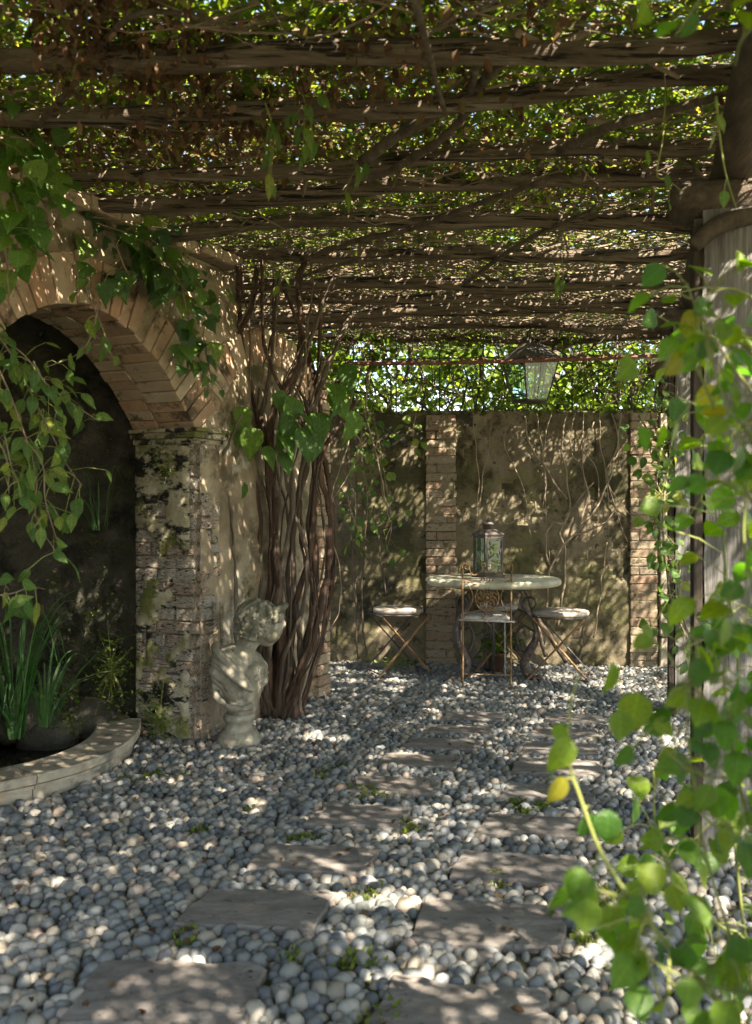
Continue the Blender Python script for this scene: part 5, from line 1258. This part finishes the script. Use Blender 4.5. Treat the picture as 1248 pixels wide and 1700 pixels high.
for a, b_ in (((-1, -1), (1, -1)), ((1, -1), (1, 1)), ((1, 1), (-1, 1)), ((-1, 1), (-1, -1))):
    vv_ = [cor(*a, zb + 0.006), cor(*b_, zb + 0.006), cor(*b_, zt - 0.006), cor(*a, zt - 0.006)]
    nrm_ = (vv_[1] - vv_[0]).cross(vv_[3] - vv_[0]).normalized() * 0.003
    pane = MB().raw(vv_ + [p + nrm_ for p in vv_], [(0, 1, 2, 3), (7, 6, 5, 4), (0, 4, 5, 1), (1, 5, 6, 2), (2, 6, 7, 3), (3, 7, 4, 0)]).build('pane', M['glass'], hl)
    MB().tube([(cor(*a, zb) + cor(*b_, zb)) / 2, (cor(*a, zt) + cor(*b_, zt)) / 2], [0.005], 4).build('glazing_bar', M['iron'], hl)
rf = MB(); r0, r1 = 0.19, 0.07
rf.raw([(-r0, -r0, zt), (r0, -r0, zt), (r0, r0, zt), (-r0, r0, zt), (-r1, -r1, 0.09), (r1, -r1, 0.09), (r1, r1, 0.09), (-r1, r1, 0.09)], [(0, 1, 5, 4), (1, 2, 6, 5), (2, 3, 7, 6), (3, 0, 4, 7), (4, 5, 6, 7), (0, 3, 2, 1)])
rf.build('roof', M['iron'], hl)
MB().tube([(0, 0, 0.09), (0, 0, 0.26)], [0.008], 6).build('hanger', M['iron'], hl)

# rusty tie rod, iron trellis above the wall
RP = [at(575, 604, 7.35), at(760, 602, 7.27), at(940, 597, 7.2), at(1130, 590, 7.12)]
rod = empty('tie_rod', RP[0], 'rusty red iron rod spanning the court in front of the hanging lantern', 'rod')
MB().tube([p - RP[0] for p in cr(RP, 8)], [0.015], 8).build('bar', M['rustred'], rod, True)
rn = MB()
for k in range(34):
    p = RP[0].lerp(RP[-1], random.random()) - RP[0]; rn.ell(p + Vector((0, 0, 0.012)), (0.014, 0.012, 0.012), None, 6, 4)
rn.build('rust_flakes', M['rustred'], rod, True)
tr = empty('iron_trellis', BW(0, WT, -0.1), 'wrought iron trellis with scrolls standing on the garden wall', 'trellis')
def TL(t, z_): return BW(t, WT + z_, -0.1) - tr.location
for t in np.arange(-0.6, 2.6, 0.385):
    MB().tube([TL(t, -0.02), TL(t, 0.72)], [0.008], 6).build('upright', M['iron'], tr, True)
for z_ in (0.03, 0.50): MB().tube([TL(-0.65, z_), TL(2.55, z_)], [0.007], 6).build('rail', M['iron'], tr, True)
for t, sg, z_ in ((0.18, 1, 0.13), (0.26, -1, 0.13), (0.50, 1, 0.13), (0.58, -1, 0.13), (1.96, 1, 0.15), (2.10, -1, 0.2), (1.2, 1, 0.14), (-0.2, -1, 0.14)):
    c = [TL(t + sg * 0.085 * (1 - q / 20) * math.cos(q * 0.48) , z_ + 0.085 * (1 - q / 20) * math.sin(q * 0.48)) for q in range(18)]
    MB().tube([TL(t + sg * 0.20, z_ + 0.16), TL(t + sg * 0.16, z_ + 0.06)] + c, [0.006], 6).build('scroll', M['iron'], tr, True)

# ------------------------------------------------------------------ bare vines on the back wall
def bare(label, paths, r_=0.009, mat='twig', group='bare vines on the garden wall', name='bare_vine'):
    b0 = at(*paths[0][0]); root = empty(name, b0, label, 'vine', group)
    for k, pts_ in enumerate(paths):
        pth = [p + Vector((0.006 * math.sin(i * 0.9 + k), 0, 0.004 * math.cos(i * 1.1))) for i, p in enumerate(cr([at(*p) for p in pts_], 7))]
        MB().tube([p - b0 for p in pth], [r_, r_ * 0.85, r_ * 0.6], 6).build('stem', M[mat], root, True)
    return root
YW = 8.02
bare('thin vine line running down the plaster right of the brick strip', [[(815, 685, YW), (812, 740, YW), (800, 800, YW), (795, 860, YW), (790, 890, YW)]], 0.006)
bare('tall wavy bare vine rising behind the right end of the table', [[(925, 1040, YW - .1), (935, 980, YW - .1), (938, 920, YW - .08), (930, 880, YW - .08), (945, 850, YW - .06), (940, 790, YW - .06), (932, 740, YW - .06), (940, 690, YW - .06)], [(938, 870, YW - .08), (915, 870, YW - .08), (905, 900, YW - .08), (912, 940, YW - .08)], [(940, 830, YW - .06), (900, 770, YW - .06), (880, 740, YW - .05), (870, 690, YW - .05)], [(938, 860, YW - .07), (960, 830, YW - .07), (985, 800, YW - .07)]], 0.012)
bare('bare vine fanning up right from the table edge to the pilaster', [[(905, 1020, YW - .12), (915, 940, YW - .1), (950, 890, YW - .1), (985, 850, YW - .1), (1010, 800, YW - .1), (1020, 760, YW - .1)], [(950, 890, YW - .1), (1000, 870, YW - .1), (1035, 830, YW - .1)], [(960, 880, YW - .1), (975, 820, YW - .1), (965, 760, YW - .09), (985, 700, YW - .09)]], 0.010)
bare('dark old vine foot twisting up behind the right table leg', [[(940, 1100, 7.95), (915, 1060, 7.92), (895, 1030, 7.9), (880, 1000, 7.9), (868, 970, 7.9)], [(905, 1090, 7.95), (895, 1050, 7.9), (880, 1020, 7.9)]], 0.022, 'bark_grey')
bare('long slanting dry stem right of the right stool', [[(985, 1060, 7.9), (995, 1000, 7.9), (1000, 950, 7.9), (1008, 900, 7.9)]], 0.008)
bare('bundle of dark hanging stems left of the left stool', [[(592, 690, 7.95), (590, 780, 7.95), (594, 880, 7.95), (590, 980, 7.95), (594, 1095, 7.95)], [(600, 820, 7.95), (606, 900, 7.95), (600, 1000, 7.95), (608, 1085, 7.95)], [(575, 700, 7.9), (580, 820, 7.9), (584, 930, 7.9), (588, 1000, 7.9)], [(620, 840, 7.95), (630, 910, 7.95), (640, 990, 7.95)]], 0.010, 'bark_grey')
bare('pale wavy twig dropping from the wall top beside the vine trunk', [[(612, 680, 7.9), (615, 720, 7.9), (628, 770, 7.9), (638, 830, 7.9), (650, 860, 7.9), (640, 900, 7.9)]], 0.007)
bare('loose thin creepers hanging over the right half of the wall', [[(px, 686, YW - .05), (px + random.uniform(-14, 14), 740, YW - .06), (px + random.uniform(-25, 25), 800, YW - .06), (px + random.uniform(-35, 35), random.uniform(840, 960), YW - .06)] for px in (850, 890, 915, 955, 970, 995, 1015, 1030, 785)], 0.0055)
# dark canes behind the trellis
bare('dark canes leaning across the trellis above the wall', [[(940, 690, 8.3), (925, 640, 8.25), (905, 600, 8.2), (890, 570, 8.2)], [(1000, 680, 8.3), (985, 640, 8.3), (975, 590, 8.3)], [(700, 685, 8.3), (705, 640, 8.3), (690, 590, 8.3)], [(830, 690, 8.3), (838, 640, 8.3), (826, 590, 8.3)], [(960, 660, 8.3), (1010, 630, 8.3), (1060, 600, 8.3)], [(640, 690, 8.3), (650, 640, 8.3), (630, 590, 8.3)], [(760, 690, 8.3), (775, 640, 8.3), (765, 590, 8.3)]], 0.011, 'bark_grey', None, 'trellis_canes')
# mesh of thin dark shoots hung on the trellis and over the wall head
n = 420; tt = np.linspace(0, 1, 9)[None, :]
t0_ = rng.uniform(-1.0, 2.7, n); z0_ = rng.uniform(0.05, 0.85, n); dt_ = rng.normal(0, 0.30, n); dz_ = rng.normal(-0.25, 0.35, n); o0_ = rng.uniform(-0.22, -0.02, n)
ph = rng.uniform(0, 6.28, (n, 2))
tc_ = t0_[:, None] + dt_[:, None] * tt + 0.04 * np.sin(6 * tt + ph[:, 0:1]); zc_ = np.maximum(z0_[:, None] + dz_[:, None] * tt + 0.04 * np.sin(5 * tt + ph[:, 1:2]), 0.0) + WT + 0.01
oc_ = np.repeat(o0_[:, None], 9, 1)
V, q = tubes_np(np.stack([tc_ * U.x - oc_ * N.x + BW0.x, tc_ * U.y - oc_ * N.y + BW0.y, zc_], -1), rng.gamma(2, 0.0022, n) + 0.0015, 4)
tag(link('trellis_shoots', mesh_np('trellis_shoots', V, q, M['bark_grey'], smooth=True)), 'thin dark shoots tangled through the iron trellis on the wall', 'vine shoots', kind='stuff')
# leafy growth on the trellis
n = 3800
t_ = rng.uniform(-1.2, 2.8, n); zz = rng.beta(1.0, 1.1, n) * 0.85; dd = rng.normal(0.12, 0.1, n)
kp = fbm(t_ * 3, zz * 4, 301, 3) > 0.47
pp = np.array([tuple(BW(a, WT + b, -c) ) for a, b, c in zip(t_[kp], zz[kp], dd[kp])])
tag(cloud_obj('trellis_leaves', pp, 0.075, M['leaf_tree'], tip_down=0.8), 'loose green leaves climbing over the trellis on the garden wall', 'climber', kind='stuff')

# climber on the right pilaster and far post
climber('rose_climber', 'thin stemmed climbing rose with small leaves on the far grey post', 'rose',
        [[(1140, 1060, 5.9), (1115, 1000, 5.85), (1105, 930, 5.8), (1100, 860, 5.8), (1108, 780, 5.8), (1120, 700, 5.8), (1125, 640, 5.8)], [(1150, 1070, 5.8), (1130, 1010, 5.8), (1120, 950, 5.8), (1090, 900, 5.8), (1085, 840, 5.8)], [(1080, 690, 6.2), (1095, 740, 6.1), (1090, 800, 6.0), (1108, 840, 5.9)],
         [(1060, 690, 6.4), (1075, 720, 6.3), (1065, 760, 6.3)], [(1110, 930, 5.8), (1140, 930, 5.7), (1160, 920, 5.7)]],
        'rose', 0.05, 0.085, 170, (0.1, -0.3, -0.5), (0.3, -0.9, 0.4), 0.008, 'twig', 0.6, 0.07)

# ------------------------------------------------------------------ foreground vines at right
FY = 1.55
climber('foreground_vine', 'blurred leafy vine filling the right edge beside the near post', 'vine',
        [[(1290, 1750, 1.7), (1230, 1600, 1.7), (1180, 1450, 1.65), (1150, 1300, 1.6), (1140, 1150, 1.6), (1150, 1040, 1.6)], [(1270, 1750, 1.5), (1150, 1620, 1.5), (1080, 1530, 1.5), (1060, 1440, 1.5)],
         [(1300, 1500, 1.7), (1240, 1350, 1.7), (1210, 1200, 1.7), (1200, 1080, 1.7), (1210, 980, 1.7)], [(1300, 900, 1.7), (1230, 800, 1.7), (1190, 690, 1.7), (1150, 600, 1.7), (1110, 580, 1.7)],
         [(1290, 780, 1.6), (1220, 690, 1.6), (1180, 600, 1.6), (1165, 520, 1.6)], [(1290, 700, 1.8), (1210, 600, 1.8), (1160, 520, 1.8), (1140, 470, 1.8)], [(1290, 1650, 1.45), (1190, 1640, 1.45), (1090, 1600, 1.45), (1060, 1560, 1.45)],
         [(1290, 1250, 1.6), (1220, 1290, 1.6), (1150, 1280, 1.6), (1100, 1240, 1.6)], [(1260, 1000, 1.75), (1235, 900, 1.75), (1240, 780, 1.75), (1225, 700, 1.75)]],
        'fore', 0.036, 0.060, 205, (-0.2, -0.2, -0.6), (0.35, -0.65, 0.6), 0.0035, 'stem_green', 0.6, 0.045)
climber('foreground_vine', 'second leafy vine climbing close in front of the near post', 'vine',
        [[(1260, 1700, 2.3), (1230, 1500, 2.3), (1215, 1300, 2.35), (1225, 1100, 2.4), (1205, 950, 2.4), (1195, 800, 2.4), (1170, 680, 2.4)], [(1290, 1600, 2.2), (1200, 1540, 2.2), (1130, 1480, 2.2), (1090, 1380, 2.2), (1085, 1280, 2.2)],
         [(1300, 1150, 2.3), (1240, 1080, 2.3), (1180, 1060, 2.3), (1130, 1080, 2.3)], [(1290, 640, 2.4), (1230, 570, 2.4), (1160, 560, 2.4), (1115, 590, 2.4)], [(1290, 520, 2.3), (1220, 480, 2.3), (1170, 490, 2.3)], [(1280, 1420, 2.2), (1200, 1380, 2.2), (1150, 1340, 2.2)]],
        'fore', 0.042, 0.070, 150, (-0.2, -0.2, -0.6), (0.35, -0.65, 0.6), 0.005, 'stem_green', 0.6, 0.06)
climber('foreground_vine', 'lone drooping shoot with round leaves crossing the right column of slabs', 'vine',
        [[(1210, 1680, 1.5), (1130, 1590, 1.5), (1060, 1510, 1.5), (1000, 1420, 1.5), (965, 1330, 1.5), (942, 1250, 1.5), (948, 1170, 1.5), (960, 1120, 1.5)], [(1040, 1490, 1.5), (1000, 1480, 1.48), (970, 1465, 1.48)]],
        'fore', 0.045, 0.06, 6, (-0.2, -0.2, -0.8), (0.4, -0.6, 0.6), 0.0045, 'stem_green', 0.5, 0.025,
        extra=[(945, 1225, 1.48, 0.06), (1010, 1345, 1.5, 0.055), (940, 1470, 1.46, 0.05), (965, 1440, 1.46, 0.05), (1060, 1150, 1.6, 0.07), (1020, 1100, 1.6, 0.055), (1030, 1180, 1.55, 0.05), (975, 1450, 1.46, 0.05), (930, 1200, 1.5, 0.04)])
climber('foreground_vine', 'blurred leaf cluster hanging from the top right corner', 'vine',
        [[(1190, -60, 1.6), (1160, 0, 1.6), (1130, 45, 1.6), (1120, 60, 1.6)], [(1290, 20, 1.6), (1235, 60, 1.6), (1220, 110, 1.6)]], 'fore', 0.040, 0.060, 9, (-0.1, -0.2, -0.9), (0.4, -0.6, 0.5), 0.003, 'stem_green', 0.4, 0.03)
climber('post_tendril', 'long pale green tendril dangling from the post head at right', 'vine',
        [[(1188, 160, 2.6), (1195, 230, 2.6), (1205, 290, 2.6), (1222, 345, 2.6)], [(1105, 150, 3.3), (1100, 230, 3.3), (1090, 290, 3.3), (1110, 300, 3.3), (1135, 320, 3.3)]], 'light', 0.04, 0.06, 8, (0, 0, -1), (0.3, -0.8, 0.3), 0.004, 'stem_green', 0.4, 0.02)

# ------------------------------------------------------------------ trees and shrubs beyond
def tree(name, label, x, y, h_, rad, count, size, cat='tree', group=None, squash=0.8, seed=0, trunk=True):
    g_ = np.random.default_rng(seed + 500)
    root = empty(name, (x, y, 0), label, cat, group)
    t0 = h_ - rad * squash
    if trunk:
        MB().tube(cr([(0, 0, -0.1), (0.05, 0.02, t0 * 0.5), (-0.04, 0.05, t0), (0, 0, t0 + rad * 0.4)], 5), [0.16 * rad / 1.5 + 0.03, 0.10 * rad / 1.5, 0.03], 9).build('trunk', M['bark_grey'], root, True)
        for k in range(6):
            a = k * 1.05 + seed; MB().tube(cr([(0, 0, t0 * (0.7 + 0.05 * k)), (math.cos(a) * rad * 0.4, math.sin(a) * rad * 0.4, t0 + 0.1 * rad), (math.cos(a) * rad * 0.8, math.sin(a) * rad * 0.8, t0 + rad * 0.4)], 4), [0.05, 0.03, 0.012], 6).build('limb', M['bark_grey'], root, True)
    cl = g_.normal(0, 1, (46, 3)); cl /= np.linalg.norm(cl, axis=1, keepdims=True); cl *= (g_.uniform(0.35, 1.0, 46) ** 0.5)[:, None] * rad * np.array((1, 1, squash))
    q = cl[g_.integers(0, 46, count)] + g_.normal(0, 0.17 * rad, (count, 3)); q[:, 2] += h_ - rad * squash
    q = q[q[:, 2] > 0.05]
    cloud_obj('crown', q, size, M['leaf_tree'], root, g=g_, tip_down=0.5)
    return root
tree('garden_tree', 'bright leafy tree beyond the wall behind the left brick strip', -0.4, 11.2, 5.2, 2.0, 6500, 0.12, group='trees beyond the garden wall', seed=1)
tree('garden_tree', 'bright leafy tree beyond the wall behind the hanging lantern', 2.3, 12.0, 5.0, 2.1, 6500, 0.12, group='trees beyond the garden wall', seed=2)
tree('garden_tree', 'tree at the far left beyond the vine trunk', -3.4, 11.0, 5.0, 2.0, 4200, 0.12, group='trees beyond the garden wall', seed=3)
tree('garden_tree', 'tree beyond the right end of the garden wall', 5.0, 11.5, 4.6, 2.0, 4200, 0.12, group='trees beyond the garden wall', seed=4)
tree('shrub', 'round shrub standing in the sun behind the near grey post', 3.6, 6.6, 1.7, 0.9, 2600, 0.06, 'shrub', 'shrubs beside the pergola', seed=6, trunk=False)
tree('shrub', 'larger shrub beyond the posts at the right edge', 4.6, 8.6, 2.4, 1.2, 3200, 0.07, 'shrub', 'shrubs beside the pergola', seed=7, trunk=False)
tree('shrub', 'tall leafy shrub behind the right end of the garden wall', 3.4, 9.6, 2.6, 1.0, 2600, 0.07, 'shrub', 'shrubs beside the pergola', seed=8, trunk=False)

# ------------------------------------------------------------------ fallen leaves, grass between the stones
n = 460
x = rng.uniform(-1.3, 2.2, n); y = rng.uniform(2.3, 7.8, n)
kp = ((x - P0.x) * NR.x + (y - P0.y) * NR.y) > 0.05
tag(cloud_obj('fallen_leaves', np.stack([x, y, np.full(n, 0.040)], 1)[kp], 0.03, M['leaf_dead'], up_bias=3.0), 'few brown fallen leaves scattered on the cobbles', 'leaves', kind='stuff')
pp = []
for k in range(70):
    px, py = random.choice([(595, 1485), (640, 1310), (620, 1320), (330, 1380), (520, 1390), (650, 1690), (1000, 1500), (830, 1460), (300, 1560), (430, 1350), (660, 1375), (980, 1480), (580, 1600), (480, 1590), (985, 1560), (250, 1290), (560, 1275), (880, 1340)])
    c = gnd(px + random.gauss(0, 18), py + random.gauss(0, 6), 0.02)
    for q in range(22): pp.append((c.x + rng.normal(0, 0.02), c.y + rng.normal(0, 0.02), 0.008 + rng.uniform(0, 0.022)))
tag(cloud_obj('grass_tufts', pp, 0.02, M['leaf_moss'], up_bias=-0.2, tip_down=-1.5), 'small green moss and grass tufts between the cobbles', 'grass', kind='stuff')
